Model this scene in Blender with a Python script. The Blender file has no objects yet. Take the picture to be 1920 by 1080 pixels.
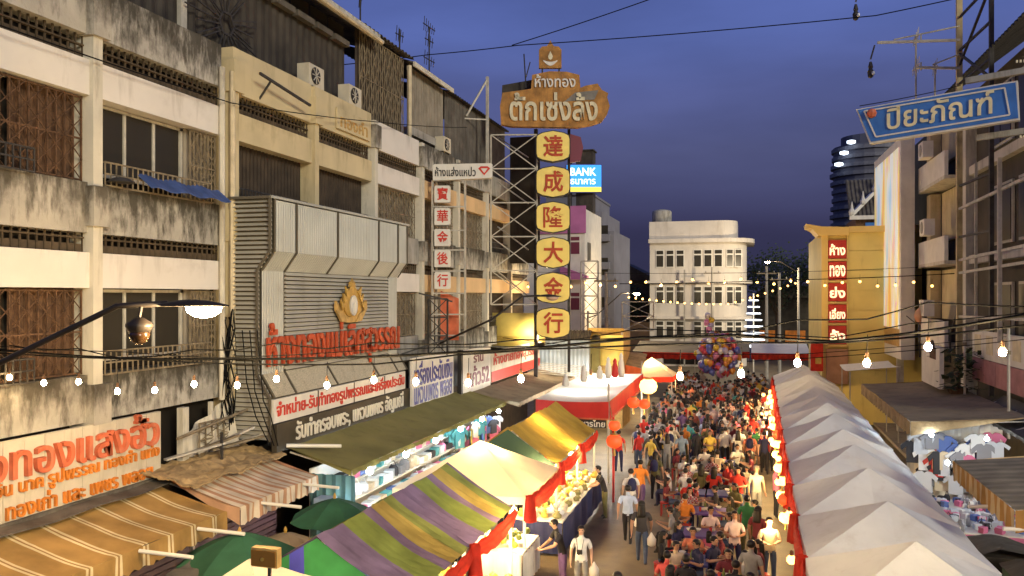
import bpy, bmesh, math, random
from mathutils import Vector, Matrix, noise
random.seed(7)
SC = bpy.context.scene
COL = SC.collection
R = math.radians
# ------------------------------------------------------------------ camera
cam_d = bpy.data.cameras.new('camera'); CAM = bpy.data.objects.new('camera', cam_d); COL.objects.link(CAM)
cam_d.sensor_width = 36; cam_d.lens = 28.71; cam_d.shift_y = 0.0078; cam_d.clip_end = 2000; cam_d.clip_start = .1
CAM.location = (0, 0, 7.0); CAM.rotation_euler = (R(90), 0, R(16.04)); SC.camera = CAM
# ------------------------------------------------------------------ sky at dusk
W = bpy.data.worlds.new('World'); SC.world = W; W.use_nodes = True
wn = W.node_tree.nodes; wl = W.node_tree.links
bg = wn['Background']; bg.inputs['Strength'].default_value = 1.0
tc = wn.new('ShaderNodeTexCoord'); sx = wn.new('ShaderNodeSeparateXYZ'); rp = wn.new('ShaderNodeValToRGB')
wl.new(tc.outputs['Generated'], sx.inputs[0]); wl.new(sx.outputs['Z'], rp.inputs[0])
e = rp.color_ramp.elements
e[0].position = 0.0; e[0].color = (.030, .030, .066, 1)
e[1].position = 1.0; e[1].color = (.050, .075, .23, 1)
for p, c in ((.08, (.039, .038, .092, 1)), (.17, (.080, .090, .205, 1)), (.24, (.090, .112, .290, 1)), (.30, (.098, .140, .395, 1)), (.5, (.080, .122, .39, 1))):
    k = e.new(p); k.color = c
nz = wn.new('ShaderNodeTexNoise'); mp = wn.new('ShaderNodeMapping'); mp.inputs['Scale'].default_value = (2.2, 2.2, 9)
wl.new(tc.outputs['Generated'], mp.inputs[0]); wl.new(mp.outputs[0], nz.inputs['Vector']); nz.inputs['Scale'].default_value = 1.4; nz.inputs['Detail'].default_value = 5
rm = wn.new('ShaderNodeMapRange'); rm.inputs['From Min'].default_value = .3; rm.inputs['From Max'].default_value = .7
rm.inputs['To Min'].default_value = .86; rm.inputs['To Max'].default_value = 1.16
wl.new(nz.outputs['Fac'], rm.inputs['Value'])
mx = wn.new('ShaderNodeVectorMath'); mx.operation = 'SCALE'
wl.new(rp.outputs[0], mx.inputs[0]); wl.new(rm.outputs[0], mx.inputs['Scale']); wl.new(mx.outputs[0], bg.inputs['Color'])
# ------------------------------------------------------------------ last warm light of the evening, low over the right-hand roofs
sun_d = bpy.data.lights.new('sun', 'SUN'); sun_d.energy = 2.25; sun_d.angle = R(14); sun_d.color = (1, .94, .75)
SUN = bpy.data.objects.new('sun', sun_d); COL.objects.link(SUN)
SUN.rotation_euler = Vector((-.72, .62, -.28)).to_track_quat('-Z', 'Y').to_euler(); SUN.location = (20, -15, 30)
SC.view_settings.view_transform = 'Standard'; SC.view_settings.look = 'None'; SC.view_settings.exposure = 0; SC.view_settings.gamma = 1
SC.render.engine = 'CYCLES'; SC.cycles.use_denoising = True; SC.cycles.max_bounces = 5; SC.cycles.diffuse_bounces = 3; SC.cycles.transparent_max_bounces = 6
SC.cycles.sample_clamp_indirect = 6; SC.cycles.use_light_tree = True; SC.cycles.caustics_reflective = False; SC.cycles.caustics_refractive = False

# ------------------------------------------------------------------ mesh helpers
class B:
    def __init__(s): s.v = []; s.f = []; s.m = []
    def add(s, vs, fs, mi=0):
        n = len(s.v); s.v += [tuple(p) for p in vs]; s.f += [tuple(i + n for i in f) for f in fs]; s.m += [mi] * len(fs); return s
    def box(s, x0, x1, y0, y1, z0, z1, mi=0):
        return s.add([(x0,y0,z0),(x1,y0,z0),(x1,y1,z0),(x0,y1,z0),(x0,y0,z1),(x1,y0,z1),(x1,y1,z1),(x0,y1,z1)],
                     [(0,3,2,1),(4,5,6,7),(0,1,5,4),(1,2,6,5),(2,3,7,6),(3,0,4,7)], mi)
    def bar(s, p, q, w, h=None, mi=0):
        h = w if h is None else h
        p = Vector(p); q = Vector(q); d = (q - p).normalized()
        a = d.cross(Vector((0,0,1)));
        if a.length < 1e-4: a = Vector((1,0,0))
        a.normalize(); b = a.cross(d)
        vs = []
        for c in (p, q):
            for i, j in ((-1,-1),(1,-1),(1,1),(-1,1)): vs.append(c + a*i*w/2 + b*j*h/2)
        return s.add(vs, [(0,3,2,1),(4,5,6,7),(0,1,5,4),(1,2,6,5),(2,3,7,6),(3,0,4,7)], mi)
    def tube(s, pts, r, n=6, mi=0, cap=True):
        pts = [Vector(p) for p in pts]; k = len(pts); rr = r if isinstance(r, (list, tuple)) else [r]*k
        up = Vector((0,0,1)); vs = []
        for i, p in enumerate(pts):
            d = (pts[min(i+1,k-1)] - pts[max(i-1,0)]).normalized()
            a = d.cross(up)
            if a.length < .05: a = d.cross(Vector((0,1,0)))
            a.normalize(); b = a.cross(d)
            for j in range(n):
                t = 2*math.pi*j/n; vs.append(p + (a*math.cos(t) + b*math.sin(t))*rr[i])
        fs = [(i*n+j, i*n+(j+1)%n, (i+1)*n+(j+1)%n, (i+1)*n+j) for i in range(k-1) for j in range(n)]
        if cap: fs += [tuple(range(n))[::-1], tuple(range((k-1)*n, k*n))]
        return s.add(vs, fs, mi)
    def lathe(s, c, prof, n=12, mi=0, sx=1, sy=1):
        vs = []; k = len(prof)
        for r, z in prof:
            for j in range(n):
                t = 2*math.pi*j/n; vs.append((c[0]+r*sx*math.cos(t), c[1]+r*sy*math.sin(t), c[2]+z))
        fs = [(i*n+j, i*n+(j+1)%n, (i+1)*n+(j+1)%n, (i+1)*n+j) for i in range(k-1) for j in range(n)]
        fs += [tuple(range(n))[::-1], tuple(range((k-1)*n, k*n))]
        return s.add(vs, fs, mi)
    def ball(s, c, r, n=8, k=5, mi=0, sz=1):
        return s.lathe(c, [(max(.02,math.sin(math.pi*i/k))*r, -math.cos(math.pi*i/k)*r*sz) for i in range(k+1)], n, mi)
    def prism(s, poly, o, u, v, d, mi=0):
        """poly 2D (a,b) at o + a*u + b*v, thickened by vector d"""
        o, u, v, d = Vector(o), Vector(u), Vector(v), Vector(d); n = len(poly)
        vs = [o+u*a+v*b for a, b in poly] + [o+u*a+v*b+d for a, b in poly]
        fs = [tuple(range(n))[::-1], tuple(range(n, 2*n))] + [(i, (i+1)%n, n+(i+1)%n, n+i) for i in range(n)]
        return s.add(vs, fs, mi)
    def grid(s, fn, nu, nv, mi=0, thick=None):
        """surface fn(u,v) u,v in 0..1; thick = vector for a second skin"""
        vs = [Vector(fn(i/nu, j/nv)) for i in range(nu+1) for j in range(nv+1)]
        w = nv+1
        fs = [(i*w+j, (i+1)*w+j, (i+1)*w+j+1, i*w+j+1) for i in range(nu) for j in range(nv)]
        if thick is not None:
            n = len(vs); t = Vector(thick); vs += [p + t for p in vs]
            fs2 = [tuple(n+i for i in f[::-1]) for f in fs]
            rim = [i*w for i in range(nu+1)] + [nu*w+j for j in range(1,nv+1)] + [i*w+nv for i in range(nu-1,-1,-1)] + [j for j in range(nv-1,0,-1)]
            fs = fs + fs2 + [(rim[i], rim[(i+1)%len(rim)], n+rim[(i+1)%len(rim)], n+rim[i]) for i in range(len(rim))]
        return s.add(vs, fs, mi)

ORG = {}
def mesh_of(b, mats, org=(0,0,0), smooth=False, name='m'):
    me = bpy.data.meshes.new(name); o = Vector(org)
    me.from_pydata([(p[0]-o.x, p[1]-o.y, p[2]-o.z) for p in b.v], [], b.f)
    for m in (mats if isinstance(mats, (list, tuple)) else [mats]): me.materials.append(m)
    me.polygons.foreach_set('material_index', b.m)
    if smooth: me.polygons.foreach_set('use_smooth', [True]*len(b.f))
    bm = bmesh.new(); bm.from_mesh(me); bmesh.ops.recalc_face_normals(bm, faces=bm.faces); bm.to_mesh(me); bm.free()
    me.update(); return me
def tag(o, label=None, cat=None, group=None, kind=None):
    if label: o['label'] = label
    if cat: o['category'] = cat
    if group: o['group'] = group
    if kind: o['kind'] = kind
    return o
def put(name, me, parent=None, loc=(0,0,0), rot=None, scale=None):
    o = bpy.data.objects.new(name, me); COL.objects.link(o)
    if parent is not None:
        o.parent = parent; ORG[o] = ORG.get(parent, (0,0,0))
    o.location = loc
    if rot: o.rotation_euler = rot
    if scale: o.scale = scale
    return o
def thing(name, label, cat, loc=(0,0,0), rz=0, group=None):
    o = bpy.data.objects.new(name, None); COL.objects.link(o); o.location = loc; o.rotation_euler = (0,0,rz)
    o.empty_display_size = .2; ORG[o] = tuple(loc); return tag(o, label, cat, group)
def part(name, b, mats, parent=None, smooth=False, kind=None, label=None):
    """b in world coordinates; stored relative to its thing's base"""
    me = mesh_of(b, mats, ORG.get(parent, (0,0,0)) if parent is not None else (0,0,0), smooth, name)
    o = put(name, me, parent); return tag(o, label, None, None, kind)
def single(name, b, mats, label, cat, group=None, smooth=False, org=None, kind=None):
    """a one-mesh thing with its origin at its base"""
    if org is None:
        xs = [p[0] for p in b.v]; ys = [p[1] for p in b.v]; zs = [p[2] for p in b.v]
        org = ((min(xs)+max(xs))/2, (min(ys)+max(ys))/2, min(zs))
    o = put(name, mesh_of(b, mats, org, smooth, name), None, org); return tag(o, label, cat, group, kind)
def struct(name, b, mats, smooth=False):
    return tag(put(name, mesh_of(b, mats, (0,0,0), smooth, name)), kind='structure')
def clone(root, loc, rz=0, label=None, group=None, scale=None):
    r = root.copy(); COL.objects.link(r); r.location = loc; r.rotation_euler = (0,0,rz)
    if scale: r.scale = scale
    if label: r['label'] = label
    if group: r['group'] = group
    for ch in root.children:
        c = ch.copy(); COL.objects.link(c); c.parent = r
        for g in ch.children:
            d = g.copy(); COL.objects.link(d); d.parent = c
    return r
def text(name, s, m, parent, o, u, v, width, height, depth=.02, bold=.012, kind=None, res=2):
    """lettering fitted into width x height; o = lower left corner in world, u, v unit vectors"""
    c = bpy.data.curves.new(name, 'FONT'); c.body = s; c.extrude = .05; c.offset = bold; c.resolution_u = res
    t = bpy.data.objects.new('t', c); COL.objects.link(t)
    dg = bpy.context.evaluated_depsgraph_get(); me = bpy.data.meshes.new_from_object(t.evaluated_get(dg))
    bpy.data.objects.remove(t); bpy.data.curves.remove(c)
    xs = [p.co.x for p in me.vertices]; ys = [p.co.y for p in me.vertices]
    kx = width/(max(xs)-min(xs)); ky = height/(max(ys)-min(ys)); x0 = min(xs); y0 = min(ys)
    u, v = Vector(u), Vector(v); w = u.cross(v); o = Vector(o) - Vector(ORG.get(parent, (0,0,0)) if parent is not None else (0,0,0))
    for p in me.vertices:
        p.co = o + u*((p.co.x-x0)*kx) + v*((p.co.y-y0)*ky) + w*((p.co.z+.05)/.1*depth)
    me.materials.clear(); me.materials.append(m)
    iv = []                                             # words that stand apart become pieces of their own
    fx = [u.dot(q.co - o) for q in me.vertices]
    for pl in me.polygons:
        a = [fx[i] for i in pl.vertices]; iv.append((min(a), max(a), pl.index))
    iv.sort(); groups = []; hi = -1e9
    for a, b_, i in iv:
        if a > hi + height*.09: groups.append([])
        groups[-1].append(i); hi = max(hi, b_)
    if len(groups) < 2: return tag(put(name, me, parent), kind=kind)
    for gset in groups:
        mp = {}; vs = []; fs = []
        for i in gset:
            f = []
            for vi in me.polygons[i].vertices:
                if vi not in mp: mp[vi] = len(vs); vs.append(me.vertices[vi].co.copy())
                f.append(mp[vi])
            fs.append(f)
        m2 = bpy.data.meshes.new(name); m2.from_pydata(vs, [], fs); m2.materials.append(m); last = tag(put(name, m2, parent), kind=kind)
    return last

# ------------------------------------------------------------------ materials
def nodes(name):
    m = bpy.data.materials.new(name); m.use_nodes = True; nt = m.node_tree
    return m, nt, nt.nodes['Principled BSDF'], nt.nodes, nt.links
def mat(name, col, rough=.8, var=.25, scale=2.0, grime=0, gcol=(.09,.065,.035), gscale=1.2, bump=0, bscale=20, metal=0, trans=0, spec=.3, streak=6, top=0):
    m, nt, b, N, L = nodes(name)
    b.inputs['Roughness'].default_value = rough; b.inputs['Metallic'].default_value = metal
    b.inputs['Specular IOR Level'].default_value = spec
    g = N.new('ShaderNodeNewGeometry'); oi = N.new('ShaderNodeObjectInfo')
    n1 = N.new('ShaderNodeTexNoise'); n1.inputs['Scale'].default_value = scale; n1.inputs['Detail'].default_value = 6
    L.new(g.outputs['Position'], n1.inputs['Vector'])
    r = N.new('ShaderNodeValToRGB'); L.new(n1.outputs['Fac'], r.inputs[0])
    r.color_ramp.elements[0].position = .3; r.color_ramp.elements[1].position = .7
    r.color_ramp.elements[0].color = tuple(c*(1-var) for c in col) + (1,)
    r.color_ramp.elements[1].color = tuple(min(1,c*(1+var*.5)) for c in col) + (1,)
    out = r.outputs[0]
    if grime:
        mp = N.new('ShaderNodeMapping'); mp.inputs['Scale'].default_value = (1,1,1/streak); L.new(g.outputs['Position'], mp.inputs[0])
        tcn = N.new('ShaderNodeTexCoord'); sz = N.new('ShaderNodeSeparateXYZ'); L.new(tcn.outputs['Generated'], sz.inputs[0])
        tz = N.new('ShaderNodeMath'); tz.operation = 'MULTIPLY_ADD'; L.new(sz.outputs['Z'], tz.inputs[0]); tz.inputs[1].default_value = top; tz.inputs[2].default_value = -top*.6
        for sc_, th, am in ((gscale*3.2, .60-.22*grime, .85), (gscale*.8, .62-.16*grime, .7)):
            n2 = N.new('ShaderNodeTexNoise'); n2.inputs['Scale'].default_value = sc_; n2.inputs['Detail'].default_value = 8; n2.inputs['Roughness'].default_value = .68
            L.new((mp.outputs[0] if sc_ > gscale else g.outputs['Position']), n2.inputs['Vector'])
            rr = N.new('ShaderNodeMapRange'); rr.inputs['From Min'].default_value = th; rr.inputs['From Max'].default_value = th+.2
            rr.inputs['To Max'].default_value = min(1, am*(.4+.6*grime)); ad = N.new('ShaderNodeMath'); L.new(n2.outputs['Fac'], ad.inputs[0]); L.new(tz.outputs[0], ad.inputs[1]); L.new(ad.outputs[0], rr.inputs['Value'])
            mx = N.new('ShaderNodeMix'); mx.data_type = 'RGBA'; L.new(rr.outputs[0], mx.inputs['Factor']); L.new(out, mx.inputs['A']); mx.inputs['B'].default_value = gcol + (1,)
            out = mx.outputs['Result']
    L.new(out, b.inputs['Base Color'])
    if bump:
        n3 = N.new('ShaderNodeTexNoise'); n3.inputs['Scale'].default_value = bscale; n3.inputs['Detail'].default_value = 4; L.new(g.outputs['Position'], n3.inputs['Vector'])
        bp = N.new('ShaderNodeBump'); bp.inputs['Strength'].default_value = bump; bp.inputs['Distance'].default_value = .03; L.new(n3.outputs['Fac'], bp.inputs['Height']); L.new(bp.outputs[0], b.inputs['Normal'])
    if trans: cloth_back(m, out, trans)
    return m
def cloth_back(m, col_out, amt):
    nt = m.node_tree; b = nt.nodes['Principled BSDF']; t = nt.nodes.new('ShaderNodeBsdfTranslucent'); nt.links.new(col_out, t.inputs['Color'])
    x = nt.nodes.new('ShaderNodeMixShader'); x.inputs[0].default_value = amt
    nt.links.new(b.outputs[0], x.inputs[1]); nt.links.new(t.outputs[0], x.inputs[2]); nt.links.new(x.outputs[0], nt.nodes['Material Output'].inputs['Surface'])
def stripes(name, axis, period, stops, rough=.85, trans=.25, off=0, var=.25, tilt=0):
    """printed stripes along a world axis; stops = [(pos 0..1, colour)]"""
    m, nt, b, N, L = nodes(name); b.inputs['Roughness'].default_value = rough; b.inputs['Specular IOR Level'].default_value = .2
    g = N.new('ShaderNodeNewGeometry'); s = N.new('ShaderNodeSeparateXYZ'); L.new(g.outputs['Position'], s.inputs[0])
    a = N.new('ShaderNodeMath'); a.operation = 'ADD'; L.new(s.outputs['XYZ'.index(axis)], a.inputs[0]); a.inputs[1].default_value = off + 100*period
    d = N.new('ShaderNodeMath'); d.operation = 'DIVIDE'; L.new(a.outputs[0], d.inputs[0]); d.inputs[1].default_value = period
    f = N.new('ShaderNodeMath'); f.operation = 'FRACT'; L.new(d.outputs[0], f.inputs[0])
    r = N.new('ShaderNodeValToRGB'); r.color_ramp.interpolation = 'CONSTANT'; L.new(f.outputs[0], r.inputs[0])
    el = r.color_ramp.elements; el[0].position = 0; el[0].color = stops[0][1] + (1,)
    el[1].position = stops[1][0]; el[1].color = stops[1][1] + (1,)
    for p, c in stops[2:]: k = el.new(p); k.color = c + (1,)
    n1 = N.new('ShaderNodeTexNoise'); n1.inputs['Scale'].default_value = 1.6; n1.inputs['Detail'].default_value = 8; L.new(g.outputs['Position'], n1.inputs['Vector'])
    mr = N.new('ShaderNodeMapRange'); mr.inputs['From Min'].default_value = .3; mr.inputs['From Max'].default_value = .7; mr.inputs['To Min'].default_value = 1-var*1.6; mr.inputs['To Max'].default_value = 1+var*.4; L.new(n1.outputs['Fac'], mr.inputs['Value'])
    mx = N.new('ShaderNodeVectorMath'); mx.operation = 'SCALE'; L.new(r.outputs[0], mx.inputs[0]); L.new(mr.outputs[0], mx.inputs['Scale'])
    L.new(mx.outputs[0], b.inputs['Base Color'])
    if trans: cloth_back(m, mx.outputs[0], trans)
    return m
def emit(name, col, strength):
    m, nt, b, N, L = nodes(name); b.inputs['Base Color'].default_value = col + (1,)
    b.inputs['Emission Color'].default_value = col + (1,); b.inputs['Emission Strength'].default_value = strength; return m
def plain(name, col, rough=.6, metal=0, spec=.4, trans=0):
    m, nt, b, N, L = nodes(name); b.inputs['Base Color'].default_value = col + (1,); b.inputs['Roughness'].default_value = rough
    b.inputs['Metallic'].default_value = metal; b.inputs['Specular IOR Level'].default_value = spec
    if trans:
        c = N.new('ShaderNodeRGB'); c.outputs[0].default_value = col + (1,); L.new(c.outputs[0], b.inputs['Base Color']); cloth_back(m, c.outputs[0], trans)
    return m
M = {}
M['asphalt'] = mat('asphalt', (.14,.108,.060), .62, .35, 1.3, .25, (.03,.027,.022), .5, .35, 60, spec=.45, streak=1)
M['plaster_stain'] = mat('plaster_stain', (.44,.40,.33), .9, .25, 1.5, .9, (.05,.04,.025), 1.3, .3, 30, streak=3.5, top=.22)
M['plaster_stain2'] = mat('plaster_stain2', (.42,.39,.33), .9, .25, 1.5, 1.05, (.04,.034,.023), 1.5, .3, 30, streak=3, top=.20)
M['plaster_cream'] = mat('plaster_cream', (.60,.55,.44), .9, .12, 1.2, .45, (.13,.09,.045), .9, .12, 30)
M['plaster_white'] = mat('plaster_white', (.68,.63,.56), .85, .08, 1.0, .22, (.24,.19,.13), .7, .08, 30, top=.10)
M['yellow_plaster'] = mat('yellow_plaster', (.56,.46,.27), .85, .12, 1.0, .34, (.20,.15,.08), .8, .08, 30, top=.12)
M['peach_plaster'] = mat('peach_plaster', (.62,.42,.22), .85, .15, 1.0, .2, (.2,.13,.07), .7, .08, 30)
M['grey_plaster'] = mat('grey_plaster', (.34,.32,.28), .9, .2, 1.2, .6, (.08,.065,.045), 1.2, .2, 30)
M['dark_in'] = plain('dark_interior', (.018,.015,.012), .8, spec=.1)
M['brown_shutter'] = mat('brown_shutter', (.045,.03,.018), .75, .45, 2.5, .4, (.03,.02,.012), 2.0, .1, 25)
M['rust'] = mat('rusty_iron', (.11,.058,.030), .8, .5, 6, .3, (.05,.03,.02), 3)
M['iron'] = mat('weathered_iron', (.24,.19,.12), .7, .4, 5, .4, (.07,.045,.025), 3)
M['dark_iron'] = mat('dark_iron', (.045,.04,.036), .6, .4, 5)
M['pale_iron'] = mat('pale_painted_iron', (.50,.46,.38), .6, .25, 4, .3, (.14,.10,.06), 2)
M['glass'] = plain('dark_window_glass', (.03,.026,.02), .3, spec=.25)
M['frame'] = mat('window_frame', (.48,.45,.38), .6, .2, 4, .3)
M['blue_tarp'] = mat('blue_tarp', (.06,.10,.24), .6, .35, 3, .3, (.03,.03,.04))
M['corr_roof'] = mat('corrugated_roof', (.12,.105,.085), .75, .4, 1.5, .6, (.05,.04,.03), 1.3)
M['corr_dark'] = mat('corrugated_dark', (.055,.045,.034), .75, .45, 1.5, .5, (.025,.02,.015), 1.3)
M['corr_cream'] = mat('corrugated_cream', (.24,.205,.155), .75, .3, 1.5, .5, (.10,.07,.045), 1.3)
M['clad'] = mat('metal_cladding', (.40,.40,.36), .45, .12, 1.2, .18, (.22,.18,.12), .8, metal=.1, spec=.5)
M['clad_seam'] = plain('cladding_seam', (.10,.085,.06), .6)
M['slat'] = mat('metal_slat', (.46,.43,.35), .5, .15, 1.5, .25, (.2,.15,.09), .9, metal=.1, spec=.5)
M['mesh_panel'] = mat('perforated_panel', (.36,.32,.24), .6, .25, 30, .2, metal=.2)
M['gold'] = mat('gold_paint', (.50,.31,.07), .4, .3, 6, .25, (.2,.12,.03), metal=.35)
M['gold_dim'] = mat('gold_dim', (.50,.31,.10), .5, .3, 6, .3)
M['silver'] = plain('silver_figure', (.55,.55,.55), .4, .3)
M['red_letter'] = mat('red_letter', (.44,.06,.02), .5, .3, 3, .2, (.2,.04,.02))
M['orange_letter'] = mat('orange_letter', (.70,.22,.03), .6, .35, 3, .3, (.35,.16,.06))
M['coral_letter'] = mat('coral_letter', (.62,.14,.06), .6, .35, 3, .35, (.55,.33,.2))
M['black_paint'] = plain('black_paint', (.02,.018,.016), .6)
M['sign_dark'] = mat('sign_dark_band', (.06,.048,.03), .7, .3, 2)
M['sign_white'] = mat('sign_white', (.68,.64,.56), .6, .1, 2, .15, (.4,.34,.26))
M['sign_cream'] = mat('sign_cream', (.56,.50,.38), .7, .15, 2, .3, (.3,.24,.15))
M['white_letter'] = mat('white_letter', (.72,.67,.55), .6, .1, 3)
M['sign_red'] = mat('sign_red', (.55,.045,.03), .5, .2, 3)
M['navy_letter'] = plain('navy_letter', (.05,.05,.24), .5)
M['maroon_letter'] = plain('maroon_letter', (.16,.03,.05), .5)
M['rust_sign'] = mat('rusty_gold_sign', (.40,.19,.045), .7, .45, 2.5, .4, (.15,.075,.03), 1.6, .1, 15)
M['rust_patch'] = mat('bare_metal_patch', (.20,.18,.15), .7, .3, 3)
M['rust_letter'] = mat('pale_gold_letter', (.66,.58,.38), .6, .25, 3, .3, (.4,.28,.12))
M['ylw_panel'] = mat('yellow_sign_panel', (.86,.66,.17), .5, .1, 2, .15, (.6,.4,.1))
M['blue_sign'] = mat('blue_sign_face', (.05,.17,.50), .5, .2, 2, .2, (.03,.09,.3))
M['awn_olive'] = mat('olive_canvas', (.24,.215,.07), .85, .25, .8, .25, (.10,.08,.03), .7, .1, 12, trans=.1, streak=1)
M['awn_brown'] = mat('brown_canvas', (.27,.21,.13), .85, .25, .9, .35, (.08,.06,.04), .7, .1, 12, trans=.08, streak=1)
M['awn_grey'] = mat('grey_canvas', (.10,.09,.075), .85, .3, .9, .35, (.05,.04,.035), .7, .1, 12, streak=1)
M['tarp_tan'] = mat('tan_tarp', (.36,.25,.12), .85, .35, 1.6, .5, (.12,.08,.04), 1.2, .5, 6, streak=1)
M['tent_white'] = mat('white_tent_cloth', (.83,.84,.80), .8, .08, 1.2, .22, (.60,.57,.50), .6, .10, 9, trans=.30, streak=1)
M['tent_cream'] = mat('cream_tent_cloth', (.74,.62,.44), .8, .08, 1.2, .1, (.55,.42,.28), .6, .06, 9, trans=.28, streak=1)
M['tent_yellow'] = mat('yellow_tent_cloth', (.50,.33,.05), .8, .25, 1.2, .25, (.30,.22,.05), .8, .2, 9, trans=.25, streak=1)
M['tent_dkgreen'] = plain('dark_green_cloth', (.03,.065,.04), .8, trans=.1)
M['umb_green'] = mat('green_umbrella_cloth', (.035,.12,.06), .8, .25, 2, .2, (.03,.06,.03), trans=.15)
M['red_cloth'] = mat('red_cloth', (.60,.04,.02), .75, .25, 4, trans=.35)
M['red_vinyl'] = mat('red_vinyl', (.62,.05,.04), .6, .12, 2, trans=.3)
M['white_pole'] = plain('white_painted_pole', (.66,.62,.52), .5)
M['tube_white'] = plain('white_tube', (.70,.66,.55), .5)
M['purple_shutter'] = mat('purple_roller_shutter', (.07,.035,.045), .6, .2, 3, .2)
M['wood'] = mat('table_wood', (.20,.11,.05), .6, .3, 5)
M['blue_plastic'] = plain('blue_plastic', (.045,.05,.20), .4)
M['purple_plastic'] = plain('purple_plastic', (.13,.07,.25), .4)
M['red_plastic'] = plain('red_plastic', (.45,.04,.03), .4)
M['cable'] = plain('black_cable', (.004,.004,.004), .7, spec=.1)
M['pipe'] = mat('cream_pipe', (.60,.50,.33), .6, .2, 3, .3)
M['concrete'] = mat('concrete_pole', (.34,.31,.26), .85, .2, 4, .2)
M['leaf'] = mat('dark_foliage', (.045,.065,.03), .8, .4, 3)
M['bark'] = mat('bark', (.09,.065,.04), .9, .3, 6)
WARM = (1, .66, .26)
M['bulb'] = emit('lit_bulb', (1, .68, .30), 1150)
M['bulb_lane'] = emit('lit_bulb_over_lane', (1, .70, .34), 2100)
M['bulb_wall'] = emit('lit_bulb_by_wall', (1, .68, .30), 260)
M['bulb_far'] = emit('lit_bulb_far', (1, .52, .15), 5)
M['bulb_cool'] = emit('lit_led', (.72, .86, 1), 220)
M['lamp_glow'] = emit('street_lamp_glow', (1, .74, .40), 150)
M['lamp_dark'] = mat('lamp_housing', (.022,.016,.012), .5, .3, 4)
M['lantern_glow'] = emit('lantern_glow', (1, .58, .16), 5)
M['lantern_red'] = emit('lantern_red_glow', (.9, .07, .015), 1.3)
def lamp(name, loc, power, col=WARM, radius=.08):
    d = bpy.data.lights.new(name, 'POINT'); d.energy = power; d.color = col; d.shadow_soft_size = radius
    o = bpy.data.objects.new(name, d); COL.objects.link(o); o.location = loc; return o
# ================================================================== ground
g = B(); g.add([(-400,-60,0),(400,-60,0),(400,700,0),(-400,700,0)], [(0,1,2,3)]); struct('street_ground', g, M['asphalt'])
pv = B(); pv.box(-11.9,-9.9,-5,60,-.05,.14); struct('pavement_left', pv, M['concrete'])
pv = B(); pv.box(6.6,8.5,-5,60,-.05,.14); struct('pavement_right', pv, M['concrete'])

def corr(b, o, u, v, w, h, pitch=.2, amp=.03, mi=0, thick=.0):
    """corrugated sheet: ridges run along v"""
    o, u, v = Vector(o), Vector(u).normalized(), Vector(v).normalized(); n = u.cross(v)
    k = max(2, int(w/pitch))*4
    return b.grid(lambda s, t: o + u*w*s + v*h*t + n*amp*(1 if int(s*k+.01)%4 in (1,2) else -1)*.5, k, 1, mi)
def bars_y(b, x, y0, y1, z0, z1, step, w=.025, mi=0):
    n = max(1, int((y1-y0)/step))
    for i in range(n+1): y = y0+(y1-y0)*i/n; b.box(x-w/2, x+w/2, y-w/2, y+w/2, z0, z1, mi)
    return b
def fold_grille(x, y0, y1, z0, z1, step=.13):
    b = B(); bars_y(b, x, y0, y1, z0, z1, step, .028); n = max(1, int((y1-y0)/(step*2)))
    for z in (z0+.02, (z0+z1)/2, z1-.02): b.box(x-.02, x+.02, y0, y1, z-.015, z+.015)
    for i in range(n):
        a = y0+(y1-y0)*i/n; c = y0+(y1-y0)*(i+1)/n
        for q in range(4):
            p0 = z0+(z1-z0)*q/4; p1 = z0+(z1-z0)*(q+1)/4
            b.bar((x+.02,a,p0),(x+.02,c,p1),.016); b.bar((x+.02,c,p0),(x+.02,a,p1),.016)
    return b
def basket_grille(x, y0, y1, z0, z1):
    b = B(); bars_y(b, x, y0, y1, z0, z1, .14, .022)
    for z in (z0, (z0+z1)/2, z1): b.box(x-.015, x+.015, y0, y1, z-.015, z+.015)
    for yy in (y0, y1):
        for z in (z0, z1): b.box(x-.5, x, yy-.012, yy+.012, z-.012, z+.012)
    return b
M['vent'] = mat('dark_vent_iron', (.085,.06,.035), .8, .4, 4)
PITCH = 3.59
Z0 = dict(par0=4.65, par1=5.53, win1=7.15, beam1=7.81, vent1=8.36)
FX = -11.8
def vent(root, y0, y1, z0, z1, m):
    b = B(); bars_y(b, FX-.12, y0, y1, z0, z1, .17, .03)
    for i in range(int((y1-y0)/.17)):
        yy = y0+.085+i*.17; b.box(FX-.14, FX-.10, yy-.06, yy+.06, z0, z0+.16)
    b.box(FX-.16, FX-.08, y0, y1, z0+.26, z0+.29)
    part('vent_grille', b, M['vent'], root, kind='stuff')
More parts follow.
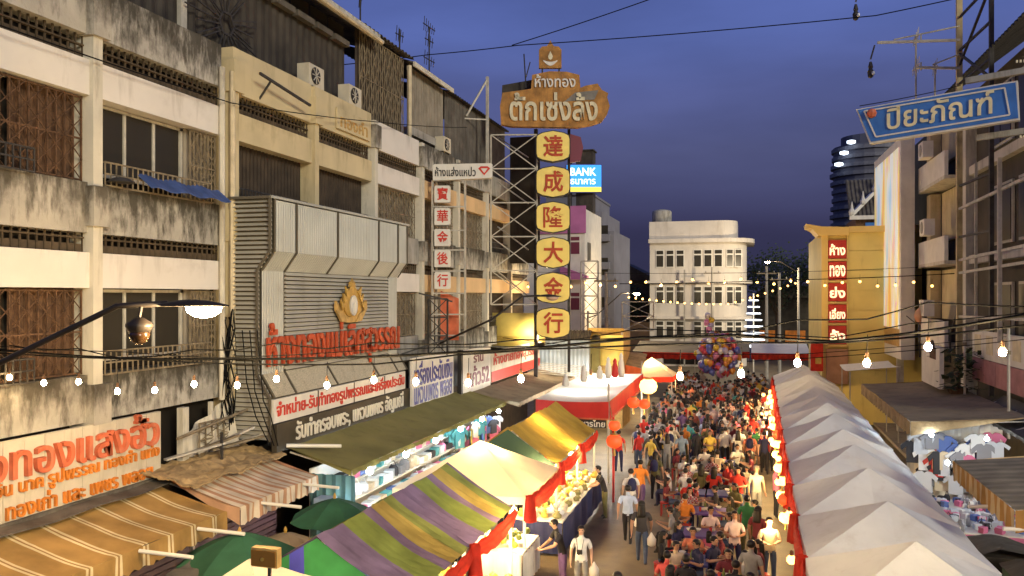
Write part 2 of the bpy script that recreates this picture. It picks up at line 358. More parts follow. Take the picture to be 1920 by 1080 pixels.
def opening(root, y0, y1, z0, z1, style):
    if style == 'window3':
        ya, yb = y0+.12, y0+(y1-y0)*.74
        w = part('window', B().box(FX-.34, FX-.28, ya, yb, z0+.2, z0+.26).box(FX-.34, FX-.28, ya, yb, z1-.08, z1-.02).box(FX-.34,FX-.28,ya,ya+.07,z0+.2,z1-.02).box(FX-.34,FX-.28,yb-.07,yb,z0+.2,z1-.02), M['frame'], root)
        n = 3
        for i in range(n):
            a = ya+.07+(yb-ya-.14)*i/n; c = ya+.07+(yb-ya-.14)*(i+1)/n
            part('pane', B().box(FX-.33, FX-.31, a+.03, c-.03, z0+.26, z1-.08), M['glass'], w)
            if i: part('mullion', B().box(FX-.335, FX-.275, a-.03, a+.03, z0+.26, z1-.08), M['frame'], w)
        part('folding_grille', fold_grille(FX-.12, yb+.05, y1-.05, z0+.02, z1-.03, .12), M['iron'], root, kind='stuff')
        part('shutter', corr(B(), (FX-.26, yb+.02, z0), (0,1,0), (0,0,1), y1-yb-.04, z1-z0, .16, .04), M['corr_cream'], root)
        part('balcony_grille', basket_grille(FX+.12, ya-.05, y1-.5, z0-.02, z0+.42), M['iron'], root, kind='stuff')
    elif style == 'rust':
        part('folding_grille', fold_grille(FX-.1, y0+.05, y1-.05, z0+.02, z1-.03, .19), M['rust'], root, kind='stuff')
        part('shutter', corr(B(), (FX-.3, y0+(y1-y0)*.62, z0), (0,1,0), (0,0,1), (y1-y0)*.38, z1-z0, .2, .05), M['rust'], root)
        part('balcony_grille', basket_grille(FX+.1, y0+.1, y0+(y1-y0)*.66, z0, z0+.4), M['dark_iron'], root, kind='stuff')
    elif style == 'brown':
        part('shutter', corr(B(), (FX-.3, y0+.02, z0+.25), (0,1,0), (0,0,1), y1-y0-.04, z1-z0-.25, .16, .04), M['brown_shutter'], root)
        part('balcony_grille', basket_grille(FX-.05, y0+.1, y1-.1, z0, z0+.5), M['dark_iron'], root, kind='stuff')
    elif style == 'grey':
        part('shutter', corr(B(), (FX-.36, y0+.02, z0), (0,1,0), (0,0,1), y1-y0-.04, z1-z0, .14, .03), M['corr_cream'], root)
        part('folding_grille', fold_grille(FX-.12, y0+.1, y1-.1, z0+.02, z1-.03, .22), M['iron'], root, kind='stuff')
def shophouse(label, y0, y1, nb, cols, mats, styles, top, ztop=12.85, floors=2, w_y1=None):
    t = thing('shophouse', label, 'building', (FX-4, (y0+y1)/2, 0))
    bw = (y1-y0)/nb
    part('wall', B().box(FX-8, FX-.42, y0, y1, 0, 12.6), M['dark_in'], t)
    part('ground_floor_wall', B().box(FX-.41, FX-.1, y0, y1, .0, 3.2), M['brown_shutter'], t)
    for f in range(floors):
        dz = f*PITCH
        for i in range(nb):
            a = y0+bw*i+.115; c = y0+bw*(i+1)-.115
            mp_, mb_, mv_ = mats[i % len(mats)]
            if f > 0 or True: part('parapet', B().box(FX-.4, FX, a, c, Z0['par0']+dz - (.06 if f else 0), Z0['par1']+dz), mp_, t)
            part('beam', B().box(FX-.4, FX+.04, a, c, Z0['win1']+dz, Z0['beam1']+dz), mb_, t)
            opening(t, a, c, Z0['par1']+dz, Z0['win1']+dz, styles[f][i])
            vent(t, a, c, Z0['beam1']+dz, Z0['vent1']+dz, mv_)
            if f == floors-1:
                part('roof_parapet', B().box(FX-.4, FX+.02, a, c, Z0['vent1']+dz-.08, ztop), top[i % len(top)], t)
    for i in range(nb+ (1 if w_y1 else 0)):
        y = y0+bw*i
        part('column', B().box(FX-.41, FX+.13, y-.115, y+.115, 3.2, ztop-.05), cols, t)
        for z in (4.6, 8.3, 11.85): part('column_block', B().box(FX-.40, FX+.2, y-.17, y+.26, z, z+.75), M['plaster_stain'] if cols is not M['yellow_plaster'] else cols, t)
    return t
bA = shophouse('weathered white shophouse with stained parapets and rusty window grilles, nearest on the left', 8.55, 16.55, 2,
    M['plaster_cream'], [(M['plaster_stain'], M['plaster_white'], M['rust']), (M['plaster_stain2'], M['plaster_white'], M['iron'])],
    [['rust','window3'],['rust','window3']], [M['plaster_stain'], M['plaster_stain2']])
# sloping blue tarp under the upper window, hanging satellite dish
tp = B().grid(lambda s,t: (FX+.1+.35*t, 13.6+2.6*s, 9.42-.28*t+.03*math.sin(s*19)), 14, 3, 0, (0,0,.02)); part('tarp', tp, M['blue_tarp'], bA)
for y in (16.32, 16.72):
    part('drain_pipe', B().tube([(FX+.12,y,4.6),(FX+.12,y,12.3)], .07, 8), M['pipe'] if y > 16.5 else M['plaster_cream'], bA)
dsh = B().lathe((FX+.25, 13.0, 9.2), [(.02,.08),(.14,.06),(.24,0.0),(.26,-.02),(.0,-.01)], 12); part('satellite_dish', dsh, M['dark_iron'], bA)
bB = shophouse('pale yellow shophouse with brown shutters above the metal-clad shopfront', 16.85, 24.45, 2,
    M['yellow_plaster'], [(M['grey_plaster'], M['yellow_plaster'], M['rust'])],
    [['grey','grey'],['brown','brown']], [M['yellow_plaster']], 12.95)
bC = shophouse('narrow cream-white shophouse between the yellow one and the small Chinese sign', 24.5, 28.5, 1,
    M['plaster_cream'], [(M['grey_plaster'], M['plaster_white'], M['iron'])], [['grey'],['grey']], [M['plaster_white']], 12.8)
bD = shophouse('long shophouse with peach beams and flaking white parapets behind the sign tower', 28.55, 44.55, 4,
    M['plaster_cream'], [(M['plaster_stain2'], M['peach_plaster'], M['iron'])], [['grey','grey','brown','brown'],['grey','grey','brown','brown']], [M['plaster_stain2'], M['plaster_stain2'], M['grey_plaster'], M['grey_plaster']], 12.8)
# light boxes and faded lettering boards high on the yellow house
part('lettering_board', B().box(FX+.04, FX+.10, 21.9, 24.1, 12.0, 12.62), M['yellow_plaster'], bB)
part('bracket', B().bar((FX+.35,17.5,12.45),(FX+.35,19.9,12.2),.06).bar((FX,18.0,11.95),(FX+.35,18.0,12.4),.04), M['dark_iron'], bB)
text('faded_lettering', 'ทองคำ', M['gold_dim'], bB, (FX+.10,22.1,12.08), (0,1,0), (0,0,1), 1.8, .42, .02)

# rooftop sheds
t = thing('rooftop_shed', 'dark corrugated rooftop shed with spiked corner grille above the yellow shophouse', 'shed', (-13.5, 19, 12.5))
wb = B(); corr(wb, (-12.6, 13.2, 12.6), (0,1,0), (0,0,1), 10.9, 2.6, .35, .05); part('cladding', wb, M['corr_dark'], t)
part('post', B().box(-12.62,-12.5,15.95,16.15,12.9,15.6).box(-12.62,-12.5,13.1,13.25,12.9,15.6), M['pale_iron'], t)
for i in range(5): part('ledge_slat', B().box(-12.55,-12.35,18.6+i*1.1,19.55+i*1.1,15.05,15.22), M['corr_roof'], t)
for i in range(5): part('clerestory_pane', B().box(-12.66,-12.6,18.6+i*1.1,19.6+i*1.1,15.25,15.75), M['glass'], t)
fr = B()
for i in range(22):
    a = math.pi*2*i/22; y, z = 17.5, 13.75; fr.bar((-12.4,y+.28*math.cos(a),z+.28*math.sin(a)),(-12.4,y+(1.15+.2*(i%3))*math.cos(a),z+(.85+.2*(i%2))*math.sin(a)),.03)
for i in range(6):
    a = math.pi*2*i/6; c = math.pi*2*(i+1)/6; fr.bar((-12.4,17.5+.3*math.cos(a),13.75+.3*math.sin(a)),(-12.4,17.5+.3*math.cos(c),13.75+.3*math.sin(c)),.05)
part('spiked_grille', fr, M['dark_iron'], t, kind='stuff')
rf = B(); corr(rf, (-11.95, 13.2, 15.8), (0,1,0), (-1,0,.38), 12.2, 4, .3, .07); part('roof', rf, M['corr_roof'], t)
part('fascia', B().box(-12.05,-11.95,13.2,25.4,15.62,15.86), M['plaster_cream'], t); part('gutter', B().tube([(-11.88,13.2,15.66),(-11.88,25.4,15.6)],.08,8), M['pipe'], t)
t = thing('rooftop_shed', 'tan lattice-fronted rooftop shed beside the dark corrugated one', 'shed', (-13.3, 26, 12.6))
wb = B(); corr(wb, (-12.42, 24.5, 12.8), (0,1,0), (0,0,1), 3.7, 3.1, .2, .05); part('cladding', wb, M['brown_shutter'], t)
part('lattice', fold_grille(-12.3, 24.55, 28.1, 12.8, 15.8, .17), M['iron'], t, kind='stuff')
rf = B(); corr(rf, (-12.0, 24.3, 15.9), (0,1,0), (-1,0,.3), 4.2, 4, .3, .07); part('roof', rf, M['corr_roof'], t)
part('drain_pipe', B().tube([(-12.1,28.25,15.6),(-12.1,28.25,12.9)],.08,8), M['pipe'], t)
t = thing('rooftop_shed', 'cream corrugated rooftop shed over the small Chinese sign', 'shed', (-13.3, 30.4, 12.6))
wb = B(); corr(wb, (-12.3, 28.5, 13.4), (0,1,0), (0,0,1), 3.8, 2.3, .17, .04); part('cladding', wb, M['corr_cream'], t)
part('base_board', B().box(-12.5,-12.15,28.5,32.4,13.1,13.4), M['grey_plaster'], t)
rf = B(); corr(rf, (-11.95, 28.35, 15.75), (0,1,0), (-1,0,.3), 4.3, 4, .3, .07); part('roof', rf, M['corr_roof'], t); part('fascia', B().box(-12.0,-11.93,28.35,32.6,15.6,15.78), M['plaster_cream'], t)
t = thing('rooftop_shed', 'dark grey rooftop shed leading up to the sign tower', 'shed', (-13.3, 37, 12.6))
wb = B(); corr(wb, (-12.35, 32.6, 12.8), (0,1,0), (0,0,1), 9.0, 2.9, .2, .04); part('cladding', wb, M['corr_roof'], t)
rf = B(); corr(rf, (-12.1, 32.6, 15.7), (0,1,0), (-1,0,.25), 9, 4, .3, .07); part('roof', rf, M['corr_dark'], t)
# air conditioners on the ledges
def aircon(loc, label):
    x, y, z = loc; t = thing('air_conditioner', label, 'air conditioner', loc, 0, 'rooftop air conditioners')
    part('casing', B().box(x-.2,x+.18,y-.42,y+.42,z,z+.6), M['sign_cream'], t)
    fan = B().tube([(x+.19,y-.08,z+.3),(x+.215,y-.08,z+.3)],.24,16); part('fan_ring', fan, M['black_paint'], t)
    for k in range(4): a = k*math.pi/4; part('fan_guard', B().bar((x+.225,y-.08-.23*math.cos(a),z+.3-.23*math.sin(a)),(x+.225,y-.08+.23*math.cos(a),z+.3+.23*math.sin(a)),.02), M['pale_iron'], t)
    part('foot', B().box(x-.15,x+.15,y-.35,y-.28,z-.08,z).box(x-.15,x+.15,y+.28,y+.35,z-.08,z), M['dark_iron'], t)
aircon((-12.0,20.9,12.97), 'air conditioner on the yellow parapet below the dark shed'); aircon((-12.0,23.3,12.97), 'air conditioner at the far end of the yellow parapet'); aircon((-12.0,31.5,12.9), 'air conditioner below the cream corrugated shed')
def antenna(x, y, z0, h, arms, label, m='dark_iron'):
    t = thing('television_antenna', label, 'antenna', (x,y,z0), 0, 'roof antennas')
    part('mast', B().tube([(x,y,z0),(x,y,z0+h)], .035, 6), M[m], t)
    for fz, L, k in arms:
        z = z0+h*fz; b = B().bar((x,y-L/2,z),(x,y+L/2,z+.08),.035)
        for q in range(k): yy = y-L/2+L*(q+.5)/k; b.bar((x-.02,yy,z-.28+.03*q),(x+.02,yy,z+.34-.03*q),.022)
        part('boom', b, M[m], t)
antenna(-13.5,33.7,16.6,2.3,[(.98,1.4,6),(.72,1.0,4),(.35,1.3,5)],'tall television antenna on the roof left of the sign tower')
antenna(-13.5,30.5,16.4,1.4,[(.8,.8,4)],'short television antenna with one boom behind the cream shed')
antenna(-13.5,27.0,16.6,1.9,[(.6,.3,2)],'bare antenna mast above the tan lattice shed')

# ================================================================== metal-clad shopfront (projects from the facade)
bx = -10.64; ya, yb = 16.64, 24.7
t = CL = thing('metal_clad_shopfront', 'louvred metal shopfront box with gold emblem and red Thai lettering', 'shopfront', (-11.2, 20.7, 3.6))
# side profile: bulging head, recessed waist, flared foot
prof = [(-11.75,9.28),(-10.64,9.28),(-10.64,8.05),(-10.98,7.6),(-10.98,5.15),(-10.64,4.62),(-10.64,3.62),(-11.75,3.62)]
part('core', B().prism([(p[0]+11.75+(-.06 if p[0] > -11.7 else 0), p[1]-(.03 if p[1] > 9 else 0)) for p in prof], (-11.75,ya+.16,0), (1,0,0), (0,0,1), (0,yb-ya-.3,0)), M['clad_seam'], t)
sl = None; n = 52
for i in range(n):
    z = 3.68+(9.22-3.68)*i/(n-1)
    xf = -10.66 if z > 8.05 else (-10.66-(8.05-z)/.45*.34 if z > 7.6 else (-11.0 if z > 5.15 else (-11.0+(5.15-z)/.53*.34 if z > 4.62 else -10.66)))
    part('side_slat', B().add([(-11.74,ya+.02,z-.03),(xf,ya+.02,z-.03),(xf,ya+.12,z+.045),(-11.74,ya+.12,z+.045),(-11.74,ya+.16,z-.03),(xf,ya+.16,z-.03)], [(0,1,2,3),(0,4,5,1),(3,2,5,4),(0,3,4),(1,5,2)]), M['slat'], t)
ed = B()
pts = [(p[0]+.01, ya+.01, p[1]) for p in prof[1:7]]
for i in range(len(pts)-1): ed.bar(pts[i], pts[i+1], .05)
ed.bar((-11.75,ya+.01,9.3),(-10.62,ya+.01,9.3),.06); part('edge_trim', ed, M['clad_seam'], t)
# corrugated front skins, panel by panel
ysp = [ya+.17, ya+1.15, 19.9, 22.45, 23.85, yb-.14]
ridge = (0,1,0)
for i in range(len(ysp)-1):
    a, c = ysp[i]+.02, ysp[i+1]-.02
    part('head_panel', corr(B(), (-10.62,a,8.05), ridge, (0,0,1), c-a, 1.2, .1, .022), M['clad'], t)
    part('chamfer_panel', corr(B(), (-10.96,a,7.6), ridge, (.34,0,.45), c-a, .56, .1, .022), M['clad'], t)
    part('foot_panel', corr(B(), (-10.62,a,4.62), ridge, (-.34,0,.53), c-a, .63, .07, .022), M['mesh_panel'], t)
for a, c in ((ysp[0],ysp[1]),(ysp[4],ysp[5])):
    part('pier_panel', corr(B(), (-10.95,a+.02,5.15), ridge, (0,0,1), c-a-.04, 2.45, .1, .02), M['clad'], t)
for y in ysp: part('seam', B().bar((-10.6,y,8.05),(-10.6,y,9.27),.035).bar((-10.6,y,8.05),(-10.94,y,7.6),.035).bar((-10.94,y,5.15),(-10.6,y,4.62),.035), M['clad_seam'], t)
part('top_cap', B().box(-11.75,-10.58,ya+.04,yb,9.28,9.34), M['clad'], t)
n = 23
for i in range(n):
    z = 5.2+(7.52-5.2)*i/(n-1)
    part('front_slat', B().add([(-10.98,ysp[1]+.03,z),(-10.98,ysp[4]-.03,z),(-10.90,ysp[4]-.03,z-.015),(-10.90,ysp[1]+.03,z-.015),(-10.97,ysp[1]+.03,z+.066),(-10.97,ysp[4]-.03,z+.066)], [(0,1,2,3),(3,2,5,4),(0,4,5,1),(0,3,4),(1,2,5)]), M['slat'], t)
# emblem: crowned oval wreath in gilt metal
ex = -10.86; ey, ez = 21.05, 6.78; es = .8
em = part('emblem', B().prism([(.80*math.sin(a)*(1-.35*math.cos(a)), .62*math.cos(a)-.05) for a in [k*math.pi/14 for k in range(28)]], (ex,ey,ez), (0,es,0), (0,0,es), (.06,0,0)), M['gold_dim'], t)
part('emblem_wreath', B().prism([(.62*math.sin(a)*(1-.3*math.cos(a)), .55*math.cos(a)+.08) for a in [k*math.pi/12 for k in range(24)]], (ex+.06,ey,ez), (0,es,0), (0,0,es), (.05,0,0)), M['gold'], em)
part('emblem_centre', B().prism([(.27*math.sin(a), .36*math.cos(a)) for a in [k*math.pi/8 for k in range(16)]], (ex+.11,ey,ez-.05), (0,es,0), (0,0,es), (.04,0,0)), M['silver'], em)
part('emblem_core', B().prism([(.10*math.sin(a), .2*math.cos(a)) for a in [k*math.pi/8 for k in range(16)]], (ex+.15,ey,ez-.12), (0,es,0), (0,0,es), (.03,0,0)), M['sign_white'], em)
for s in (-1,1):
    for k in range(3): part('emblem_flame', B().prism([(s*(.30+.16*k),.42-.22*k),(s*(.62+.16*k),.62-.25*k),(s*(.52+.16*k),.22-.22*k)][::s], (ex+.10,ey,ez), (0,es,0), (0,0,es), (.04,0,0)), M['gold'], em)
cr = B().lathe((ex+.08,ey,ez+.48), [(.27,0),(.19,.08),(.22,.11),(.1,.18),(.02,.26)], 8, 0, .2, 1); part('emblem_crown', cr, M['gold'], em)
for s in (-1,1):
    part('emblem_wing', B().prism([(s*.3,-.66),(s*.75,-.62),(s*1.18,-.2),(s*1.16,.12),(s*1.02,-.02),(s*.94,-.26),(s*.6,-.36)][::s], (ex+.02,ey,ez), (0,es,0), (0,0,es), (.07,0,0)), M['gold_dim'], em)
text('red_lettering', 'ห้างทองแม่เลิศสุวรรณ', M['red_letter'], t, (-10.86,ysp[0]+.05,5.02), (0,1,0), (0,0,1), yb-ysp[0]-.3, 1.35, .05, .022)
# lower fascia boards
t = thing('shop_fascia', 'red-lettered white fascia over a dark band of white letters under the louvred shopfront', 'sign', (-10.6,20.6,3.5))
part('board', B().box(-10.66,-10.58,ya+.1,24.35,4.02,4.58), M['sign_white'], t)
part('dark_band', B().box(-10.64,-10.5,ya+.1,24.6,3.35,4.0), M['sign_dark'], t)
for i in range(1,4): part('board_joint', B().box(-10.57,-10.555,ya+.1+i*2.0,ya+.14+i*2.0,4.02,4.58), M['clad_seam'], t)
text('red_lettering', 'จำหน่าย-รับทำทองรูปพรรณและเครื่องประดับ', M['sign_red'], t, (-10.575,ya+.2,4.06), (0,1,0), (0,0,1), 7.4, .48, .02, .02)
text('white_lettering', 'รับทำกรอบพระ, แหวนเพชร อัญมณี', M['white_letter'], t, (-10.49,ya+.9,3.42), (0,1,0), (0,0,1), 6.4, .56, .03, .016)
t = thing('shop_sign', 'white sign with two lines of blue Thai lettering beside the clad shopfront', 'sign', (-10.4,26.4,3.3))
part('board', B().box(-10.46,-10.38,24.45,28.3,3.3,4.98), M['sign_white'], t)
text('blue_lettering', 'เครื่องประดับเงิน', M['navy_letter'], t, (-10.375,24.6,4.05), (0,1,0), (0,0,1), 3.55, .8, .015, .016)
text('blue_lettering', 'แหวนเพชร พลอย', M['navy_letter'], t, (-10.375,24.6,3.45), (0,1,0), (0,0,1), 3.5, .55, .015, .014)
t = thing('shop_sign', 'white sign ending in the number 52 below the yellow drum', 'sign', (-10.2,30.3,3.2))
part('board', B().box(-10.27,-10.18,28.7,32.2,3.25,4.95), M['sign_white'], t); part('edge', B().box(-10.3,-10.15,28.5,28.7,3.2,5.0), M['black_paint'], t)
text('lettering', 'แก้ว52', M['maroon_letter'], t, (-10.175,29.3,3.5), (0,1,0), (0,0,1), 2.7, .8, .015, .02)
text('lettering', 'ร้าน', M['maroon_letter'], t, (-10.175,30.0,4.4), (0,1,0), (0,0,1), 1.2, .42, .015, .016)
t = thing('shop_sign', 'long red and white lettered sign running on past number 52', 'sign', (-10.2,36.4,3.3))
part('board', B().box(-10.27,-10.18,32.3,40.5,3.4,4.7), M['sign_cream'], t); part('red_band', B().box(-10.175,-10.16,32.3,40.5,3.42,3.85), M['sign_red'], t)
text('lettering', 'ห้างขายทองสุวรรณ', M['sign_red'], t, (-10.175,32.6,3.95), (0,1,0), (0,0,1), 7.6, .65, .015, .02)
# big sign on the nearest shop
t = thing('gold_shop_sign', 'weathered cream sign with peeling coral and orange Thai lettering, lower left', 'sign', (-11.62,11.2,3.3))
for k in range(14):
    y0 = 8.4+k*(14.19-8.4)/14; part('board', B().box(-11.72,-11.62+.004*(k%2),y0+.004,y0+(14.19-8.4)/14-.004,3.3,4.62), M['sign_cream'], t)
part('bottom_rail', B().box(-11.74,-11.55,8.4,14.25,3.2,3.3), M['corr_roof'], t)
text('coral_lettering', 'ห้างทองแสงฮั้ว', M['coral_letter'], t, (-11.61,9.35,3.98), (0,1,0), (0,0,1), 4.7, .68, .09, .012)
text('orange_lettering', 'ขาย เงิน นาค รูปพรรณ ทองคำ แท่ง', M['orange_letter'], t, (-11.61,9.6,3.66), (0,1,0), (0,0,1), 4.5, .34, .05, .014)
text('orange_lettering', 'รับซื้อ ทองเก่า และ เพชร พลอย', M['orange_letter'], t, (-11.61,9.6,3.33), (0,1,0), (0,0,1), 4.3, .32, .05, .014)
# ================================================================== sign tower with rusty Thai board and six yellow Chinese panels
U = Vector((math.cos(R(16)), math.sin(R(16)), 0)); UP = Vector((0,0,1)); NF = Vector((math.sin(R(16)), -math.cos(R(16)), 0))   # board plane faces the bridge
def lattice(name, parent, p0, p1, z0, z1, step, w=.07, m='pale_iron', depth=.5, thin=.045):
    """two-legged braced truss between plan points p0, p1; each member is its own part"""
    p0, p1 = Vector(p0), Vector(p1)
    for p in (p0, p1): part('upright', B().bar((p.x,p.y,z0),(p.x,p.y,z1), w), M[m], parent)
    n = max(1, round((z1-z0)/step))
    for i in range(n+1):
        z = z0+(z1-z0)*i/n; part('cross_bar', B().bar((p0.x,p0.y,z),(p1.x,p1.y,z), w*.8), M[m], parent)
        if i < n:
            zz = z0+(z1-z0)*(i+1)/n
            part('brace', B().bar((p0.x,p0.y,z),(p1.x,p1.y,zz), thin), M[m], parent); part('brace', B().bar((p0.x,p0.y,zz),(p1.x,p1.y,z), thin), M[m], parent)
SG = Vector((-9.45, 36.85, 0))     # lower left of the panel column in plan
t = TW = thing('sign_tower', 'tall sign tower: rusty gold Thai board above six yellow hexagonal Chinese panels', 'sign', (-9.4,37.4,3.6))
chars = '達成隆大金行'
zs = [14.72, 13.07, 11.42, 9.77, 8.12, 6.5]
for ch, z in zip(chars, zs):
    w, h = 1.62, 1.5; o = SG + UP*(z-h)
    hexa = [(0.05,.22),(.28,.10),(w/2,0),(w-.28,.10),(w-.05,.22),(w,.4),(w,h-.4),(w-.05,h-.22),(w-.28,h-.1),(w/2,h),(.28,h-.1),(.05,h-.22),(0,h-.4),(0,.4)]
    p = part('panel', B().prism(hexa, o, U, UP, -NF*.3), M['black_paint'], t)
    inn = [((a-w/2)*.94+w/2, (b-h/2)*.94+h/2) for a, b in hexa]
    part('panel_face', B().prism(inn, o+NF*.003, U, UP, NF*.03), M['ylw_panel'], p)
    text('character', ch, M['red_letter'], p, o+U*.36+UP*.26+NF*.034, U, UP, .92, 1.0, .03, .012 if ch == '隆' else .021)
# big board
o = Vector((-11.05,36.4,14.85))
ol = [(.05,.15),(.5,.05),(3.6,0),(4.3,.12),(4.75,.28),(5.0,.62),(5.12,1.0),(5.0,1.4),(5.05,1.6),(4.75,1.75),(4.55,2.05),(4.0,1.95),(3.75,1.85),(3.7,2.45),(3.1,2.6),(2.3,2.62),(1.5,2.45),(1.45,1.8),(.9,1.72),(.12,1.62),(0,1.0)]
p = part('name_board', B().prism(ol, o, U, UP, -NF*.35), M['rust_sign'], t)
part('bare_patch', B().prism([(3.0,1.2),(3.5,1.62),(4.6,1.74),(4.4,1.3),(3.6,1.25)], o+NF*.003, U, UP, NF*.012), M['rust_patch'], p)
text('pale_lettering', 'ตั้กเซ่งล้ง', M['rust_letter'], p, o+U*.45+UP*.3+NF*.02, U, UP, 4.1, 1.32, .05, .02)
text('white_lettering', 'ห้างทอง', M['sign_white'], p, o+U*1.62+UP*1.86+NF*.02, U, UP, 1.9, .6, .04, .014)
part('board_back', B().prism([(.05,1.1),(.1,2.1),(1.5,2.35),(1.5,1.1)], o-NF*.5, U, UP, -NF*.3), M['corr_dark'], t)
bo = Vector((-9.3,36.9,17.62)); sh = [(0,0),(1.05,0),(1.05,.85),(.92,1.0),(.7,1.02),(.62,1.12),(.53,1.3),(.44,1.12),(.36,1.02),(.14,1.0),(0,.85)]
p = part('badge_board', B().prism(sh, bo, U, UP, -NF*.2), M['rust_sign'], t)
part('badge_crescent', B().prism([(.2+.66*k/10, .32-.22*math.sin(math.pi*k/10)) for k in range(11)] + [(.86-.66*k/10, .36-.08*math.sin(math.pi*k/10)) for k in range(11)], bo+NF*.003, U, UP, NF*.02), M['sign_white'], p)
part('badge_drop', B().prism([(.53,.78),(.42,.55),(.45,.42),(.53,.38),(.61,.42),(.64,.55)], bo+NF*.003, U, UP, NF*.02), M['rust_letter'], p)
part('badge_post', B().box(-9.2,-9.14,36.98,37.04,17.3,17.65).box(-8.45,-8.39,37.2,37.26,17.3,17.65), M['dark_iron'], t)
# truss between the panels and the facade
bk = Vector((-9.5,37.3,0)); fw = Vector((-11.6,36.75,0))
lattice('truss', t, fw, bk, 6.6, 14.6, 1.6)
part('mast', B().bar((-9.6,37.5,0),(-9.6,37.5,14.9),.16), M['dark_iron'], t); part('mast', B().bar((-8.1,37.95,3.4),(-8.1,37.95,14.9),.12), M['dark_iron'], t)
part('back_panel', B().box(-11.2,-9.7,38.6,38.7,8.6,14.8), M['corr_dark'], t)
for i in range(4): part('stay', B().bar((-10.0,37.6,7+i*2.2),(-11.75,38.3,8.2+i*2.2),.05), M['pale_iron'], t)
part('cable_mast', B().bar((-11.6,36.2,12.8),(-11.6,36.2,17.2),.12).bar((-11.6,36.2,17.1),(-12.3,35.2,15.2),.08).bar((-11.6,36.2,15.2),(-12.4,35.2,15.1),.06), M['pale_iron'], t)
part('twig_antenna', B().bar((-9.9,36.8,16.7),(-10.0,36.8,18.3),.05).bar((-9.9,36.8,17.2),(-9.7,36.8,17.9),.04), M['dark_iron'], t)
# maroon drum behind the first panel
part('end_box', B().prism([(0,0),(.5,.1),(.62,.7),(.5,1.2),(0,1.35)], SG+U*1.64+UP*13.3-NF*.5, U, UP, -NF*.3), M['maroon_letter'], t)

# small sign with five Chinese boxes
t = thing('small_sign_tower', 'slim lattice sign with Thai light box and five white boxes of red Chinese characters', 'sign', (-10.9,29.3,4.6))
o = Vector((-11.45,28.95,11.38)); bxp = part('light_box', B().prism([(0,.02),(.05,0),(2.2,.1),(2.26,.16),(2.26,.62),(2.2,.66),(.05,.62),(0,.56)], o, U, UP, -NF*.3), M['sign_white'], t)
text('black_lettering', 'ห้างแส่งแหป่ว', M['black_paint'], bxp, o+U*.08+UP*.16+NF*.004, U, UP, 1.55, .36, .01, .02)
part('diamond', B().prism([(1.72,.46),(1.82,.54),(2.08,.54),(2.18,.46),(1.95,.2)], o+NF*.003, U, UP, NF*.012), M['sign_red'], bxp)
part('diamond_facet', B().prism([(1.82,.46),(2.08,.46),(1.95,.28)], o+NF*.016, U, UP, NF*.006), M['sign_white'], bxp)
for ch, z in zip('寶華金後行', (10.55,9.7,8.9,8.1,7.27)):
    q = o.copy(); q.z = z; p = part('character_box', B().prism([(.06,0),(.06,.6),(.1,.64),(.62,.64),(.66,.6),(.66,.04),(.62,0)][::-1], q, U, UP, -NF*.28), M['sign_white'], t)
    text('character', ch, M['sign_red'], p, q+U*.16+UP*.09+NF*.003, U, UP, .42, .48, .012, .018)
for dx, dy in ((-.05,.1),(1.15,.42),(-.05,.5)):
    part('post', B().bar((o.x+dx,o.y+dy,4.6),(o.x+dx,o.y+dy,11.4),.07), M['pale_iron'], t)
for z in (10.4,9.5,8.75,7.95,7.1,6.3,5.5): part('rung', B().bar((o.x-.05,o.y+.1,z),(o.x+1.15,o.y+.42,z),.05), M['pale_iron'], t)
part('panel_back', B().prism([(.15,0),(.85,0),(.85,1.6),(.15,1.9)], Vector((o.x,o.y+.4,5.3)), U, UP, -NF*.05), M['coral_letter'], t)
# dark braced mast under it
t = thing('cable_mast', 'short dark lattice mast with a long diagonal stay below the small Chinese sign', 'mast', (-10.6,27.6,4.5))
lattice('mast', t, (-11.0,27.4), (-10.35,27.6), 4.9, 6.9, .65, .06, 'dark_iron', .3, .035)
part('diagonal', B().bar((-11.7,26.6,4.95),(-10.0,27.9,5.6),.05), M['dark_iron'], t); part('hood', B().bar((-11.3,27.2,7.1),(-10.2,27.7,6.8),.06), M['dark_iron'], t)

# yellow drum sign
t = thing('drum_sign', 'big yellow curved drum sign glowing at one end below the Chinese panels', 'sign', (-11.0,38.2,4.55))
c = Vector((-11.1,39.4,4.55))
part('drum', B().grid(lambda s,q: (c.x+1.45*math.cos(R(200+180*s)), c.y+1.2*math.sin(R(200+180*s)), 4.55+1.62*q), 20, 1, 0, (0,.05,0)), M['ylw_panel'], t, True)
for z in (4.9,5.0): part('gold_line', B().tube([(c.x+1.47*math.cos(R(200+9*k)), c.y+1.22*math.sin(R(200+9*k)), z) for k in range(21)], .02, 4), M['gold'], t)
part('rim', B().tube([(c.x+1.5*math.cos(R(200+9*k)), c.y+1.25*math.sin(R(200+9*k)), 4.5) for k in range(21)], .05, 6), M['sign_white'], t)
t = thing('wall_floodlight', 'small floodlight washing the right end of the yellow drum sign', 'floodlight', (-9.35,37.6,4.6))
part('housing', B().box(-9.5,-9.2,37.45,37.6,4.55,4.8), M['lamp_dark'], t); part('glass', B().box(-9.48,-9.22,37.605,37.615,4.57,4.78), M['lamp_glow'], t)
lamp('drum_flood', (-9.45,37.85,5.0), 260, (1,.86,.6), .12)

